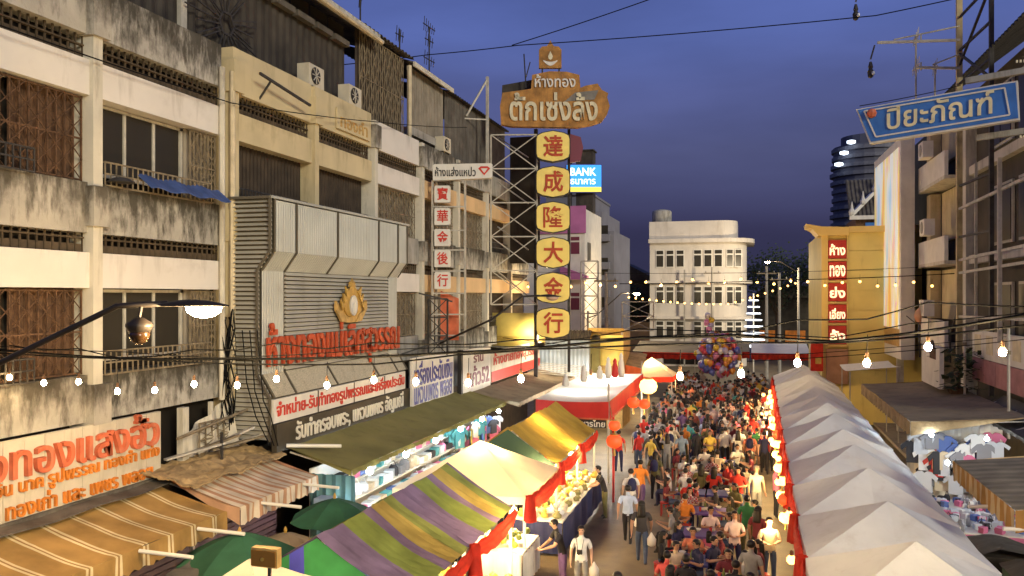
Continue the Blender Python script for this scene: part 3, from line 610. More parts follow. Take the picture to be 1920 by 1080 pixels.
# shuttered white kiosk with slatted canopy
t = thing('shuttered_kiosk', 'pale blue corrugated kiosk with a dark tiled top behind the sign tower', 'kiosk', (-9.2,42.5,0))
wb = B(); corr(wb, (-10.6,41.5,2.2), (math.cos(R(14)),math.sin(R(14)),0), (0,0,1), 2.75, 2.5, .2, .05); part('cladding', wb, plain('pale_blue_metal', (.46,.52,.56), .5), t)
part('core', B().box(-10.7,-8.0,42.3,44,0,4.6), M['grey_plaster'], t)
wb = B(); corr(wb, (-10.6,41.4,4.7), (math.cos(R(14)),math.sin(R(14)),0), (0,.8,.6), 2.8, .8, .16, .05); part('tile_top', wb, M['corr_dark'], t)
for k in range(7): part('canopy_slat', B().bar((-10.3+.05*k,38.9+.22*k,3.25+.06*k),(-8.1+.05*k,39.5+.22*k,3.05+.06*k),.12,.03), M['pale_iron'], t)
# arched gold shop
t = thing('arched_shop', 'gold-fronted shop corner with a tall arched olive doorway', 'shop', (-7.2,43.3,0))
part('wall', B().box(-8.0,-6.3,43.0,46,0,5.1), M['gold_dim'], t)
part('red_panel', B().box(-7.25,-6.42,42.93,42.99,3.5,4.8), M['orange_letter'], t)
part('drum_sign', B().grid(lambda s,q: (-6.85+.62*math.cos(R(190+160*s)), 43.0+.55*math.sin(R(190+160*s)), 3.35+1.6*q), 16, 1, 0, (0,.04,0)), M['ylw_panel'], t, True)
part('corner_trim', B().box(-6.36,-6.26,42.9,43.0,2.2,5.2), M['sign_white'], t)
arch = [(0,0),(.62,0),(.62,2.3)] + [(.31+.31*math.cos(R(a)), 2.3+.31*math.sin(R(a))) for a in range(15,180,15)] + [(0,2.3)]
p = part('arch_door', B().prism(arch, (-8.0,42.96,2.4), (1,0,0), (0,0,1), (0,-.05,0)), mat('olive_door', (.22,.18,.05), .6), t)
part('arch_light', B().prism([(.06+.5*k/8, 2.3+ .24*math.sin(math.pi*k/8)) for k in range(9)], (-8.0,42.905,2.4), (1,0,0), (0,0,1), (0,-.01,0)), M['glass'], p)
part('arch_trim', B().tube([(-8.0+a, 42.9, 2.4+b) for a, b in arch[1:]], .05, 6), M['gold'], t)
part('cornice', B().box(-8.1,-6.2,42.8,43.0,5.1,5.3), M['gold'], t)

# ================================================================== street end and far left
def win_row(parent, o, u, n, w, h, gap, m='glass', fr='frame', nf=(0,-1,0), sub=True, group_gap=None):
    o, u, nf = Vector(o), Vector(u), Vector(nf); x = 0
    for i in range(n):
        f = part('window', B().prism([(0,0),(w,0),(w,h),(0,h)], o+u*x+nf*.002, u, UP, nf*.06), M[fr], parent)
        part('pane', B().prism([(.08,.08),(w-.08,.08),(w-.08,h*.68),(.08,h*.68)], o+u*x+nf*.064, u, UP, nf*.015), M[m], f)
        part('transom_pane', B().prism([(.08,h*.76),(w-.08,h*.76),(w-.08,h-.06),(.08,h-.06)], o+u*x+nf*.064, u, UP, nf*.015), M[m], f)
        x += w+gap
        if group_gap and (i+1) % 3 == 0: x += group_gap
t = thing('corner_building', 'three-storey white building with rounded right end and a water tank, at the street end', 'building', (-4.4,86,0))
mw = mat('aged_white_wall', (.60,.54,.46), .85, .12, .6, .3, (.3,.25,.19), .5)
def rounded(x0, x1, y0, y1, r):
    pl = [(x0,y0),(x1-r,y0)] + [(x1-r+r*math.sin(R(a)), y0+r-r*math.cos(R(a))) for a in range(10,100,10)] + [(x1,y1),(x0,y1)]
    return pl
def slab(b, pl, z0, z1): return b.prism(pl, (0,0,z0), (1,0,0), (0,1,0), (0,0,z1-z0))
part('wall', slab(B(), rounded(-9.4,0.0,83,92,2.6), 0, 12.3), mw, t)
part('roof_parapet', slab(B(), rounded(-9.5,-.9,83.4,91,1.8), 12.7, 14.5), mw, t)
part('eave', slab(B(), rounded(-9.5,.75,82.6,92,3.0), 12.3, 12.7), mw, t)
for z in (8.25,4.7): part('ledge', slab(B(), rounded(-9.6,.55,82.6,92,2.9), z, z+.28), mw, t)
for z in (9.85,6.2,2.75):
    win_row(t, (-8.8,83,z), (1,0,0), 6, .82, 1.75, .18, 'glass', 'sign_white', group_gap=.7)
    win_row(t, (-1.95,83.06,z), (math.cos(R(12)),math.sin(R(12)),0), 2, .7, 1.75, .12, 'glass', 'sign_white', (math.sin(R(12)),-math.cos(R(12)),0))
part('door_band', B().box(-8.0,-1.5,82.9,83,.2,1.9), M['dark_in'], t)
part('water_tank', B().lathe((-8.4,85,14.4), [(.95,0),(1.0,.1),(1.0,1.2),(.9,1.35),(.3,1.5)], 16), M['grey_plaster'], t, True)
part('facade_pole', B().box(-6.0,-5.86,82.3,82.45,0,9.6), M['concrete'], t)
t = thing('pink_shophouse', 'narrow white and mauve gabled shophouse behind the yellow Chinese panels', 'building', (-13.4,60,0))
mp_ = mat('mauve_paint', (.42,.14,.30), .7, .2, 1)
part('wall', B().box(-16,-11.4,58.9,66,0,13.4), M['sign_white'], t)
part('mauve_top', B().box(-16,-11.3,58.75,58.9,11.6,13.6), mp_, t)
part('canopy', B().prism([(0,0),(2.0,-.75),(2.0,-1.0),(0,-1.0)], (-13.1,58.2,9.2), (1,0,0), (0,0,1), (0,.7,0)), mp_, t)
for z in (10.0,5.9): win_row(t, (-12.5,58.9,z), (1,0,0), 1, .8, 1.4, .3, 'maroon_letter', 'sign_white')
part('side_window', B().box(-11.42,-11.36,60,61.2,9.6,11), M['glass'], t)
t = thing('distant_block', 'dark stepped apartment block beyond the mauve shophouse', 'building', (-13.5,74,0))
dk = mat('dusky_wall', (.16,.16,.19), .8, .2, .5)
for x0, x1, z in ((-17,-13.0,15.8),(-13.0,-12.0,14.3),(-12.0,-11.0,12.6)): part('wall', B().box(x0,x1,70,80,0,z), dk, t)
part('roof_slab', B().box(-17.2,-12.9,69.7,80,15.8,16.0), dk, t)
for i in range(5):
    for k in range(3): part('window', B().box(-16.4+i*1.05,-15.7+i*1.05,69.95,70.0,6+k*2.8,7.5+k*2.8), M['glass'], t)
for k in range(4): part('balcony', B().box(-12.9,-11.3,69.3,70,4.5+k*2.4,5.1+k*2.4), dk, t)
t = thing('bank_sign', 'lit blue bank sign box with white lettering and a yellow foot', 'sign', (-11.8,61.0,14.7))
o = Vector((-13.2,60.7,14.85)); p = part('box', B().prism([(0,0),(2.75,0),(2.75,2.15),(0,2.15)], o, U, UP, -NF*.35), M['navy_letter'], t)
part('face', B().prism([(.06,.42),(2.69,.42),(2.69,2.09),(.06,2.09)], o+NF*.003, U, UP, NF*.02), emit('bank_blue', (.03,.30,.85), 1.0), p)
part('foot_band', B().prism([(.06,.06),(2.69,.06),(2.69,.42),(.06,.42)], o+NF*.003, U, UP, NF*.022), emit('bank_yellow', (.85,.72,.10), .9), p)
text('white_lettering', 'BANK', emit('bank_white', (.9,.95,1), 1.3), p, o+U*.35+UP*1.28+NF*.026, U, UP, 1.95, .6, .02, .02)
text('white_lettering', 'ธนาคาร', emit('bank_white2', (.9,.95,1), 1.1), p, o+U*.35+UP*.62+NF*.026, U, UP, 1.9, .42, .02, .02)
part('post', B().box(-13.0,-12.85,61.2,61.35,13.4,17.4), M['dark_iron'], t)
single('rooftop_cabinet', B().box(-12.6,-11.3,61.6,62.8,13.4,18.1).box(-12.7,-11.2,61.5,62.9,18.1,18.2), M['corr_dark'], 'black rooftop cabinet just above the bank sign', 'cabinet')
# low dark roofs behind, closing the street
t = thing('dark_warehouse', 'low dark building with a shallow roof left of the white corner building', 'building', (-14,92,0))
part('wall', B().box(-22,-9.8,90,100,0,8.6), M['corr_dark'], t); part('roof', B().prism([(0,0),(12.6,0),(12.6,.3),(9,2.2),(0,1.0)], (-22.2,89.6,8.6), (1,0,0), (0,0,1), (0,10,0)), M['corr_dark'], t)
part('shop_wall', B().box(-20,-9.9,88,89.9,0,4.2), M['peach_plaster'], t)
t = thing('dark_warehouse', 'dim row of shopfronts right of the white corner building', 'building', (6,104,0))
part('wall', B().box(.8,16,100,112,0,6.8), M['corr_dark'], t); part('roof', B().prism([(0,0),(16,0),(15,.9),(2,1.6)], (.4,99.6,6.8), (1,0,0), (0,0,1), (0,12,0)), M['corr_roof'], t)
for i in range(5): part('shop_opening', B().box(1.4+i*2.9,3.6+i*2.9,99.9,100,.2,3.0), M['orange_letter'], t)
# far tower and temple roof
t = thing('apartment_tower', 'tall dark curved apartment tower with lit crown behind the yellow building', 'building', (27.5,216,0))
tm = mat('tower_wall', (.10,.10,.13), .6, .2, .1); ts = mat('tower_band', (.15,.15,.18), .6)
def oval(b, c, rx, ry, z0, z1, n=24): return b.prism([(c[0]+rx*math.cos(2*math.pi*k/n), c[1]+ry*math.sin(2*math.pi*k/n)) for k in range(n)], (0,0,z0), (1,0,0), (0,1,0), (0,0,z1-z0))
part('core', oval(B(), (29.5,220), 8.6, 7.5, 0, 44), tm, t)
for k in range(15): part('balcony_band', oval(B(), (29.5,220), 9.2+.25*math.sin(k*1.3), 8.0, 14+k*2.05, 14.9+k*2.05), ts, t)
part('crown', oval(B(), (30.3,220), 7.6, 6.5, 44, 46.5), tm, t)
for k, (x, z) in enumerate(((21.6,38.6),(22.7,41.2),(24.2,43.6))): part('crown_light', B().lathe((x,213.6-.9*k,z), [(.2,0),(1.0,.25),(1.0,.8),(.2,1.0)], 10), emit('crown_light', (.75,.87,1), 3.0), t)
t = thing('temple_roof', 'dark tiled temple-style roof with pale finials behind the billboard', 'building', (11.5,82,0))
part('wall', B().box(9.6,16,80.6,88,0,14.2), M['rust'], t)
rf = B(); corr(rf, (9.0,80,14.3), (1,0,0), (0,.5,.55), 7.5, 5, .35, .08); part('roof', rf, M['corr_roof'], t)
part('ridge', B().bar((9.1,80,14.3),(11.0,81.2,16.3),.3).bar((11.0,81.2,16.3),(13,82.2,17.6),.3), M['sign_white'], t)
for x, y, z in ((9.2,80,14.4),(10.2,80.5,15.4),(11.3,81.2,16.6),(12.3,81.7,17.3)): part('finial', B().lathe((x,y,z), [(.22,0),(.28,.25),(.12,.6),(.03,1.2)], 6), M['sign_white'], t)
part('trim', B().box(9.0,16,79.9,80.1,13.95,14.3), M['sign_white'], t); part('blue_panel', B().box(10.4,11.3,80.5,80.6,12.2,13.7), M['blue_sign'], t)

# ================================================================== right side of the street
t = thing('gold_shop_tower', 'yellow panelled shop tower with a column of red Thai plaques and a flared cornice', 'building', (5.8,49.5,0))
yel = mat('mustard_panel', (.70,.55,.18), .7, .12, .8, .1, (.3,.2,.06)); yel2 = mat('gold_pier_paint', (.74,.52,.16), .6, .08, 1)
part('core', B().box(3.98,9,48.02,58,0,10.5), yel, t)
for i in range(7):
    part('wall_panel', B().box(5.32,8.6,47.9,48.0,3.0+i*1.08,4.06+i*1.08), yel, t)
part('pier', B().box(3.95,4.28,47.8,48.0,4.3,10.3), yel2, t); part('pier', B().box(5.24,5.31,47.8,48.0,4.3,10.3), yel2, t)
part('pier_base', B().box(4.2,5.3,47.75,48.0,2.2,4.1), mat('terracotta_panel', (.42,.22,.12), .7), t)
cv = [(-.85,.42),(-.8,.25),(-.5,.1),(-.2,-.25),(1.35,-.25),(1.35,.2),(.0,.25)]
part('cornice', B().prism(cv, (3.98,47.6,10.55), (1,0,0), (0,0,1), (0,2,0)), yel2, t); part('cornice', B().box(5.34,9,47.6,49.6,10.45,10.78), yel2, t)
for i, s in enumerate(('ห้าง','ทอง','ย่ง','เอี่ยง','ลั้ง')):
    z = 9.05-i*1.17; q = part('plaque', B().box(4.30,5.22,47.78,47.98,z,z+1.0), M['sign_red'], t)
    text('plaque_lettering', s, emit('plaque_white', (1,.88,.55), .9), q, (4.36,47.775,z+.18), (1,0,0), (0,0,1), .8, .62, .02, .03)
    part('plaque_rail', B().box(4.28,5.24,47.74,47.99,z-.13,z-.03), yel2, t)
t = thing('red_banner', 'upright red banner with a yellow square at the foot of the yellow tower', 'banner', (3.6,47.5,2.6))
part('cloth', B().box(3.35,4.0,47.4,47.44,2.9,4.6), M['red_cloth'], t); part('square', B().box(3.6,3.9,47.385,47.395,3.3,3.65), M['gold'], t); part('pole', B().bar((3.33,47.42,0),(3.33,47.42,4.7),.05), M['pale_iron'], t)
# billboard
t = thing('billboard', 'tall narrow colourful billboard in a white frame on the right', 'billboard', (7.3,46,3.9))
a = Vector((7.1,51.0,0)); c = Vector((7.2,43.4,0)); ub = (c-a).normalized(); nb = Vector((-ub.y*-1, 0, 0)); nb = Vector((ub.y,-ub.x,0)); nb = nb if nb.x < 0 else -nb; wd = (c-a).length
# colourful print with a glow added to its colour to brighten the poster
m, nt, bs, N, L = nodes('billboard_print')
gg = N.new('ShaderNodeNewGeometry'); mpn = N.new('ShaderNodeMapping'); mpn.inputs['Scale'].default_value = (.9,.9,.16); L.new(gg.outputs['Position'], mpn.inputs[0])
nn = N.new('ShaderNodeTexNoise'); nn.inputs['Scale'].default_value = 1.3; nn.inputs['Detail'].default_value = 1.5; L.new(mpn.outputs[0], nn.inputs['Vector'])
rr = N.new('ShaderNodeValToRGB'); L.new(nn.outputs['Fac'], rr.inputs[0]); el = rr.color_ramp.elements
el[0].position = .32; el[0].color = (.25,.40,.75,1); el[1].position = .72; el[1].color = (.85,.45,.12,1)
for p_, c_ in ((.42,(.55,.72,.82,1)),(.47,(.85,.86,.80,1)),(.53,(.82,.80,.45,1)),(.58,(.82,.50,.52,1)),(.64,(.9,.75,.2,1))): k = el.new(p_); k.color = c_
L.new(rr.outputs[0], bs.inputs['Base Color']); L.new(rr.outputs[0], bs.inputs['Emission Color']); bs.inputs['Emission Strength'].default_value = .45
part('frame', B().prism([(-.25,3.9),(wd+.1,3.9),(wd+.1,14.75),(-.25,14.75)], a, ub, UP, -nb*.6), M['sign_white'], t)
part('poster', B().prism([(.1,5.4),(wd-.35,5.4),(wd-.35,14.3),(.1,14.3)], a+nb*.004, ub, UP, nb*.03), m, t)
part('lower_panel', B().prism([(.1,4.5),(wd-.35,4.5),(wd-.35,5.35),(.1,5.35)], a+nb*.004, ub, UP, nb*.02), M['gold_dim'], t)
for s in (.25,.75): q = a+ub*wd*s-nb*.3; part('leg', B().box(q.x-.15,q.x+.15,q.y-.15,q.y+.15,0,4.2), M['pale_iron'], t)
part('edge_return', B().prism([(0,3.9),(.5,3.9),(.5,14.75),(0,14.75)], c+ub*.11+nb*.02, (1,.1,0), UP, (0,-.06,0)), M['sign_white'], t)
# right shophouse behind scaffolding
RX = 8.5
t = thing('right_shophouse', 'dark right-hand shophouse with pale balcony fronts and air conditioners behind scaffolding', 'building', (11,38,0))
part('wall', B().box(RX+.5,RX+10,28,50,0,15.4), mat('right_wall', (.075,.062,.045), .85, .4, .8, .4), t)
part('side_wall', B().box(RX+.1,RX+.5,37.2,38.0,0,14.5), M['plaster_cream'], t)
for f in range(3):
    z = 4.9+f*3.6
    part('balcony_front', B().box(RX-.5,RX-.35,38.1,43.6,z,z+1.05), M['sign_white'], t); part('balcony_floor', B().box(RX-.5,RX+.5,38.1,43.6,z-.15,z), M['plaster_cream'], t)
    part('pier', B().box(RX-.15,RX+.3,42.6,43.4,z+1.05,z+3.3), M['yellow_plaster'], t)
    part('wall_panel', B().box(RX+.3,RX+.48,38.2,42.4,z+1.05,z+3.3), M['yellow_plaster'], t)
    for y in (33.5,30.2):
        w_ = part('window', B().box(RX+.4,RX+.48,y-1.3,y+1.3,z+.4,z+2.6), M['frame'], t); part('pane', B().box(RX+.37,RX+.4,y-1.2,y-.05,z+.5,z+2.5), M['glass'], w_); part('pane', B().box(RX+.37,RX+.4,y+.05,y+1.2,z+.5,z+2.5), M['glass'], w_)
    part('floor_band', B().box(RX+.2,RX+.48,28,37.1,z-.2,z+.15), M['plaster_cream'], t)
rf = B(); corr(rf, (RX-.4,28,15.6), (0,1,0), (1,0,.75), 14, 6, .35, .08); part('roof', rf, M['corr_dark'], t)
for y, z in ((40.6,13.2),(40.3,9.7),(40.4,6.1)):
    q = thing('air_conditioner', {13.2:'highest',9.7:'middle',6.1:'lowest'}[z]+' white air conditioner on the balconies right of the billboard', 'air conditioner', (RX-.6,y,z), 0, 'balcony air conditioners')
    part('casing', B().box(RX-.95,RX-.52,y-.5,y+.5,z,z+.72), M['sign_white'], q); part('fan_ring', B().tube([(RX-.955,y,z+.36),(RX-.97,y,z+.36)],.27,14), M['grey_plaster'], q)
# sign scaffold
t = thing('sign_scaffold', 'rusty steel scaffold carrying the blue sign over the right-hand shops', 'scaffold', (8.2,33,0))
part('main_post', B().bar((8.0,35.6,4.2),(8.0,35.6,19.6),.2), mat('yellowed_steel', (.46,.36,.18), .6, .3, 3, .4), t)
part('upright', B().bar((8.2,32.0,3.5),(8.2,32.0,19.6),.14), M['dark_iron'], t); part('upright', B().bar((7.9,29.9,5.5),(7.9,29.9,11.5),.12), M['pale_iron'], t)
part('upright', B().bar((8.3,34.4,3.5),(8.3,34.4,12),.09), M['pale_iron'], t)
for z in (15.3,16.6,17.9,19.0): part('cross_bar', B().bar((8.0,35.6,z),(8.2,32.0,z),.08), M['dark_iron'], t)
for i, z in enumerate((14.6,16.0,17.4)): part('brace', B().bar((8.0,35.6,z if i%2 else z+1.9),(8.2,32.0,z+1.9 if i%2 else z),.08), M['dark_iron'], t)
for z in (10.4,8.4,7.9,6.2): part('cross_bar', B().bar((8.0,35.6,z),(7.95,27.5,z+.1),.09), M['pale_iron'], t)
for z in (11.3,9.3): part('cross_bar', B().bar((8.0,35.6,z),(8.2,32.0,z),.08), M['dark_iron'], t)
part('brace', B().bar((8.0,35.6,6.5),(8.2,38.0,5.4),.09).bar((8.2,38,5.4),(8.2,38,4.2),.07), M['dark_iron'], t); part('brace', B().bar((8.0,35.6,5.3),(8.2,38,4.5),.06), M['dark_iron'], t)
for zl, x1 in ((19.25,4.4),(17.0,5.0),(15.9,6.4)):
    part('outrigger', B().bar((8.0,35.5,zl),(x1,35.3,zl+.1),.09), M['pale_iron'], t); part('outrigger_stay', B().bar((8.0,35.5,zl+.55),(x1+.6,35.3,zl+.16),.05), M['pale_iron'], t)
    part('outrigger_strut', B().bar((6.6,35.4,zl),(6.6,35.4,zl+.32),.05), M['pale_iron'], t)
for x, z in ((4.2,19.3),(4.75,16.95)):
    q = thing('hanging_lamp', 'dark spotlight hanging from the '+('upper' if z > 18 else 'lower')+' outrigger above the blue sign', 'lamp', (x,35.3,z-1.2), 0, 'outrigger lamps')
    part('housing', B().lathe((x,35.3,z-1.0), [(.03,-.25),(.1,-.2),(.13,.02),(.07,.12),(.1,.2),(.05,.4)], 7), M['dark_iron'], q); part('hook', B().bar((x,35.3,z-.5),(x+.15,35.3,z+.05),.06), M['dark_iron'], q)
    part('reflector', B().lathe((x+.08,35.15,z-1.05), [(.02,-.12),(.07,-.08),(.05,.03)], 8), M['silver'], q)
antenna(6.6,36.4,14.2,3.4,[(.95,1.2,5),(.6,1.4,5)],'thin television antenna standing above the blue sign','pale_iron'); antenna(7.3,36.4,14.2,2.2,[(.9,.9,3)],'lower television antenna right behind the blue sign','pale_iron')
# blue sign
US = Vector((8.32-3.5, -1.6, 0)).normalized(); NS = Vector((US.y,-US.x,0)); tilt = .105
t = thing('blue_sign', 'slanted blue sign board with cream Thai lettering and white outline, upper right', 'sign', (6,28.6,12))
o = Vector((3.47,29.1,13.17)); L_ = 4.6
def bs_pt(f, g): return (f, g)
out = [(0,0),(.42,-1.18),(L_,-.90),(L_-.05,.28)]
p = part('board', B().prism(out, o, US, UP, -NS*.3), M['sign_white'], t)
inn = [(.06,-.03),(.46,-1.12),(L_-.03,-.85),(L_-.1,.23)]
part('face', B().prism(inn, o+NS*.003, US, UP, NS*.02), M['blue_sign'], p)
ol = [(.26,-.1),(.62,-.98),(L_-.25,-.73),(L_-.38,.1)]
for i in range(4):
    q0, q1 = ol[i], ol[(i+1)%4]; part('outline', B().bar(o+US*q0[0]+UP*q0[1]+NS*.03, o+US*q1[0]+UP*q1[1]+NS*.03, .045), M['sign_white'], p)
sl = Vector((1,0,0)); vs_ = (US + UP*.055).normalized()
text('cream_lettering', 'ปิยะภัณฑ์', mat('cream_gold', (.80,.70,.42), .5), p, o+US*.95+UP*-.80+NS*.03, vs_, UP, 3.0, .74, .03, .012)
part('flower', B().ball(o+US*.5+UP*-.2+NS*.05, .16, 8, 4), M['coral_letter'], p)
for i in range(14):
    part('rail_light', B().box(8.0+i*.09,8.05+i*.09,28.2,28.24,11.82,11.9), M['rust_letter'], t); part('rail_light', B().box(7.9+i*.1,7.95+i*.1,28.2,28.24,14.12,14.2), M['rust_letter'], t)
part('back_rail', B().bar((6.6,28.6,13.75),(9.2,28.0,13.95),.18), M['grey_plaster'], t); part('back_rail', B().bar((6.9,28.6,11.95),(9.2,28.0,12.1),.18), M['grey_plaster'], t)
# dish, lettered boards and screens on the right
t = thing('satellite_dish', 'orange-brown satellite dish by the scaffold foot', 'satellite dish', (7.6,41.0,5.4))
part('bowl', B().grid(lambda s,q: (7.5+.08-.26*(1-q*q)+.15*q*math.cos(2*math.pi*s)*.3, 40.8+.42*q*math.cos(2*math.pi*s), 6.1+.42*q*math.sin(2*math.pi*s)), 18, 4, 0, (.02,0,0)), mat('dish_paint', (.50,.26,.14), .6), t, True)
part('arm', B().bar((7.3,40.6,5.8),(6.95,40.5,6.1),.03), M['dark_iron'], t); part('mast', B().bar((7.6,41,4.2),(7.6,41,6),.06), M['dark_iron'], t)
t = thing('shop_board', 'pink and white hoarding with faded prints at the right edge', 'hoarding', (8.2,31,3.5))
for i in range(4):
    y = 28.2+i*1.5; part('print_panel', B().box(8.12,8.2,y,y+1.46,4.75,5.75), M['sign_white'] , t); part('pink_panel', B().box(8.12,8.2,y,y+1.46,3.9,4.72), mat('faded_pink', (.42,.20,.20), .8), t)
    part('faded_print', B().box(8.105,8.118,y+.3,y+1.1,4.95,5.6), M['rust_letter'], t)
t = thing('shop_board', 'small green and white lettered board between the poles at the right', 'hoarding', (8.3,35,4))
part('upper', B().box(8.25,8.32,34.3,36.0,5.0,5.6), M['grey_plaster'], t); part('lower', B().box(8.25,8.32,34.3,36.0,4.2,4.95), mat('faded_green', (.12,.18,.07), .8), t)
t = thing('white_cabinet', 'pale signboard box with a brown picture standing on the brown awning', 'sign', (7.0,35,3.6))
part('panel', B().box(6.85,7.0,33.4,36.6,3.55,5.1), M['sign_white'], t); part('picture', B().box(6.83,6.845,34.0,35.0,4.6,5.05), M['rust'], t)
part('bag_handle', B().tube([(6.83,34.2+.6*k/8,5.05+.25*math.sin(math.pi*k/8)) for k in range(9)], .03, 5), M['rust'], t)
b = B()
for i in range(130):
    p = Vector((7.5+random.uniform(-.6,.7), 33.6+random.uniform(-1.2,1.2), 4.1+random.uniform(-.5,.9))); a_ = random.uniform(0,6.3); b.bar(p, p+Vector((.3*math.cos(a_),.3*math.sin(a_),random.uniform(-.1,.2))), .12, .012)
t = thing('potted_shrub', 'dark leafy shrub beside the pale signboard on the right', 'shrub', (7.5,33.6,3.2)); part('foliage', b, M['leaf'], t, kind='stuff'); part('pot', B().lathe((7.5,33.6,3.1),[(.25,0),(.35,.5)],10), M['rust'], t)
part('stem', B().tube([(7.5,33.6,3.5),(7.55,33.6,4.2)],.05,6), M['bark'], t)
# trees beyond
def tree(x, y, h, r, label):
    t = thing('tree', label, 'tree', (x,y,0), 0, 'dark trees at the street end')
    part('trunk', B().tube([(x,y,0),(x+.1,y,h*.3),(x,y+.1,h*.6)], [.3,.22,.1], 8), M['bark'], t)
    b = B()
    for k in range(5): a = k*1.3; b.tube([(x,y,h*.4),(x+r*.6*math.cos(a),y+r*.6*math.sin(a),h*.75)],[.12,.03],5)
    part('limbs', b, M['bark'], t, kind='stuff'); b = B()
    cl = [(random.gauss(0,.45)*r, random.gauss(0,.45)*r, random.gauss(0,.28)*r) for _ in range(16)]
    for i in range(2600):
        c_ = random.choice(cl); p = Vector((x+c_[0]+random.gauss(0,.22)*r, y+c_[1]+random.gauss(0,.22)*r, h*.78+c_[2]+random.gauss(0,.18)*r)); d_ = Vector((random.gauss(0,1),random.gauss(0,1),random.gauss(0,.6))).normalized()*random.uniform(.2,.4)
        q_ = d_.orthogonal().normalized()*.13; b.add([p-d_*.5-q_*.3,p+q_,p+d_*.5,p-q_],[(0,1,2,3)])
    part('crown', b, M['leaf'], t, kind='stuff')
tree(3.2,96,12.0,4.0,'dark tree just right of the white corner building'); tree(8.5,97,12.8,4.0,'dark tree between the corner building and the yellow tower'); tree(-12.5,88,8.8,2.6,'dark tree left of the white corner building')
# ================================================================== market tents
def wrinkle(p, a, f): return a*noise.noise(Vector(p)*f)
def canopy_pyr(cx, cy, w, d, z0, z1, sag=.05, n=8, seed=0):
    b = B(); prm = []
    for k in range(4):
        for j in range(n):
            s = -1+2*j/n
            prm.append({0:(s,-1),1:(1,s),2:(-s,1),3:(-1,-s)}[k])
    rad = 7; vs = []
    for i in range(rad+1):
        t = max(.015, i/rad)
        for px, py in prm:
            edge = max(0, 1-abs(px if abs(py) == 1 else py))
            z = z1+(z0-z1)*t - sag*math.sin(math.pi*t)*(.35+.65*edge) - .05*edge*t*t
            p = (cx+px*w/2*t, cy+py*d/2*t, z); vs.append((p[0], p[1], p[2]+wrinkle((p[0]+seed*3.1,p[1],0), .035*math.sin(math.pi*min(1,t*.9+.1)), 2.2)))
    m_ = len(prm)
    fs = [(i*m_+j, i*m_+(j+1)%m_, (i+1)*m_+(j+1)%m_, (i+1)*m_+j) for i in range(rad) for j in range(m_)] + [tuple(range(m_))]
    return b.add(vs, fs)
def valance(cx, cy, w, d, z0, h, scallop=0):
    b = B()
    for (x0,y0,x1,y1) in ((-1,-1,1,-1),(1,-1,1,1),(1,1,-1,1),(-1,1,-1,-1)):
        def fn(s,t,x0=x0,y0=y0,x1=x1,y1=y1):
            x = cx+w/2*(x0+(x1-x0)*s); y = cy+d/2*(y0+(y1-y0)*s); o = .02*math.sin(s*40)*t
            return (x+o*(abs(y1-y0) > 0), y+o*(abs(x1-x0) > 0), z0-.05*(1-abs(2*s-1))-h*t)
        b.grid(fn, 16, 1)
    return b
def swag(p0, p1, z, drop, m='red_cloth', parent=None, out=(-1,0)):
    def fn(s,t):
        bot = drop*(.35+.65*(math.sin(math.pi*s)**.8 if 0 < s < 1 else 0))
        f = .05*math.sin(t*14+2*math.sin(math.pi*s))*math.sin(math.pi*min(1,max(0,s)))
        return (p0[0]+(p1[0]-p0[0])*s+out[0]*(.05+f+.05*t), p0[1]+(p1[1]-p0[1])*s+out[1]*(.05+f), z-bot*t-.02*math.sin(s*31))
    o = part('swag', B().grid(fn, 20, 8), M[m], parent, True)
    b = B()
    for p in (p0,):
        b.grid(lambda s,t: (p[0]+out[0]*.1+.09*(1+.5*t)*math.cos(2*math.pi*s)*(1+.3*math.sin(s*40)), p[1]+.10*(1+.5*t)*math.sin(2*math.pi*s), z+.05-.62*t), 14, 3)
    part('drape_tail', b, M[m], parent, True); return o
def tent_pyr(name, label, cx, cy, w, d, z0, z1, m, group=None, val=.18, vm=None, poles=True, seed=0):
    t = thing(name, label, 'tent', (cx,cy,0), 0, group)
    part('canopy', canopy_pyr(cx,cy,w,d,z0,z1,seed=seed), m, t, False); part('valance', valance(cx,cy,w,d,z0,val), vm or m, t)
    if poles:
        for sx_ in (-1,1):
            for sy_ in (-1,1): x = cx+sx_*(w/2-.06); y = cy+sy_*(d/2-.06); part('pole', B().bar((x,y,0),(x,y,z0-.02),.06), M['white_pole'], t)
    return t
ordn = ['nearest','second','third','fourth','fifth','sixth','seventh','eighth','ninth','tenth','eleventh','twelfth','thirteenth','farthest']
RT = []
for k in range(14):
    cy = 11.35+2.97*k; xl = 1.02+(cy-14)*.014; w = 3.15
    t = tent_pyr('market_tent', ordn[k]+' white peaked tent in the right-hand row with red swags', xl+w/2, cy, w, 2.95, 2.22, 3.06+.04*math.sin(k*2.2), M['tent_white'], 'white tents along the right', seed=k)
    swag((xl,cy-1.46), (xl,cy+1.46), 2.2, .42, 'red_cloth', t); RT.append((xl,cy))
    if k%2 == 1: lamp('tent_bulb_light', (xl+1.3,cy+1.4,2.0), 45, (1,.76,.44), .08)  # unseen fill lamp without a bulb, added under the canopy to warm the cloth
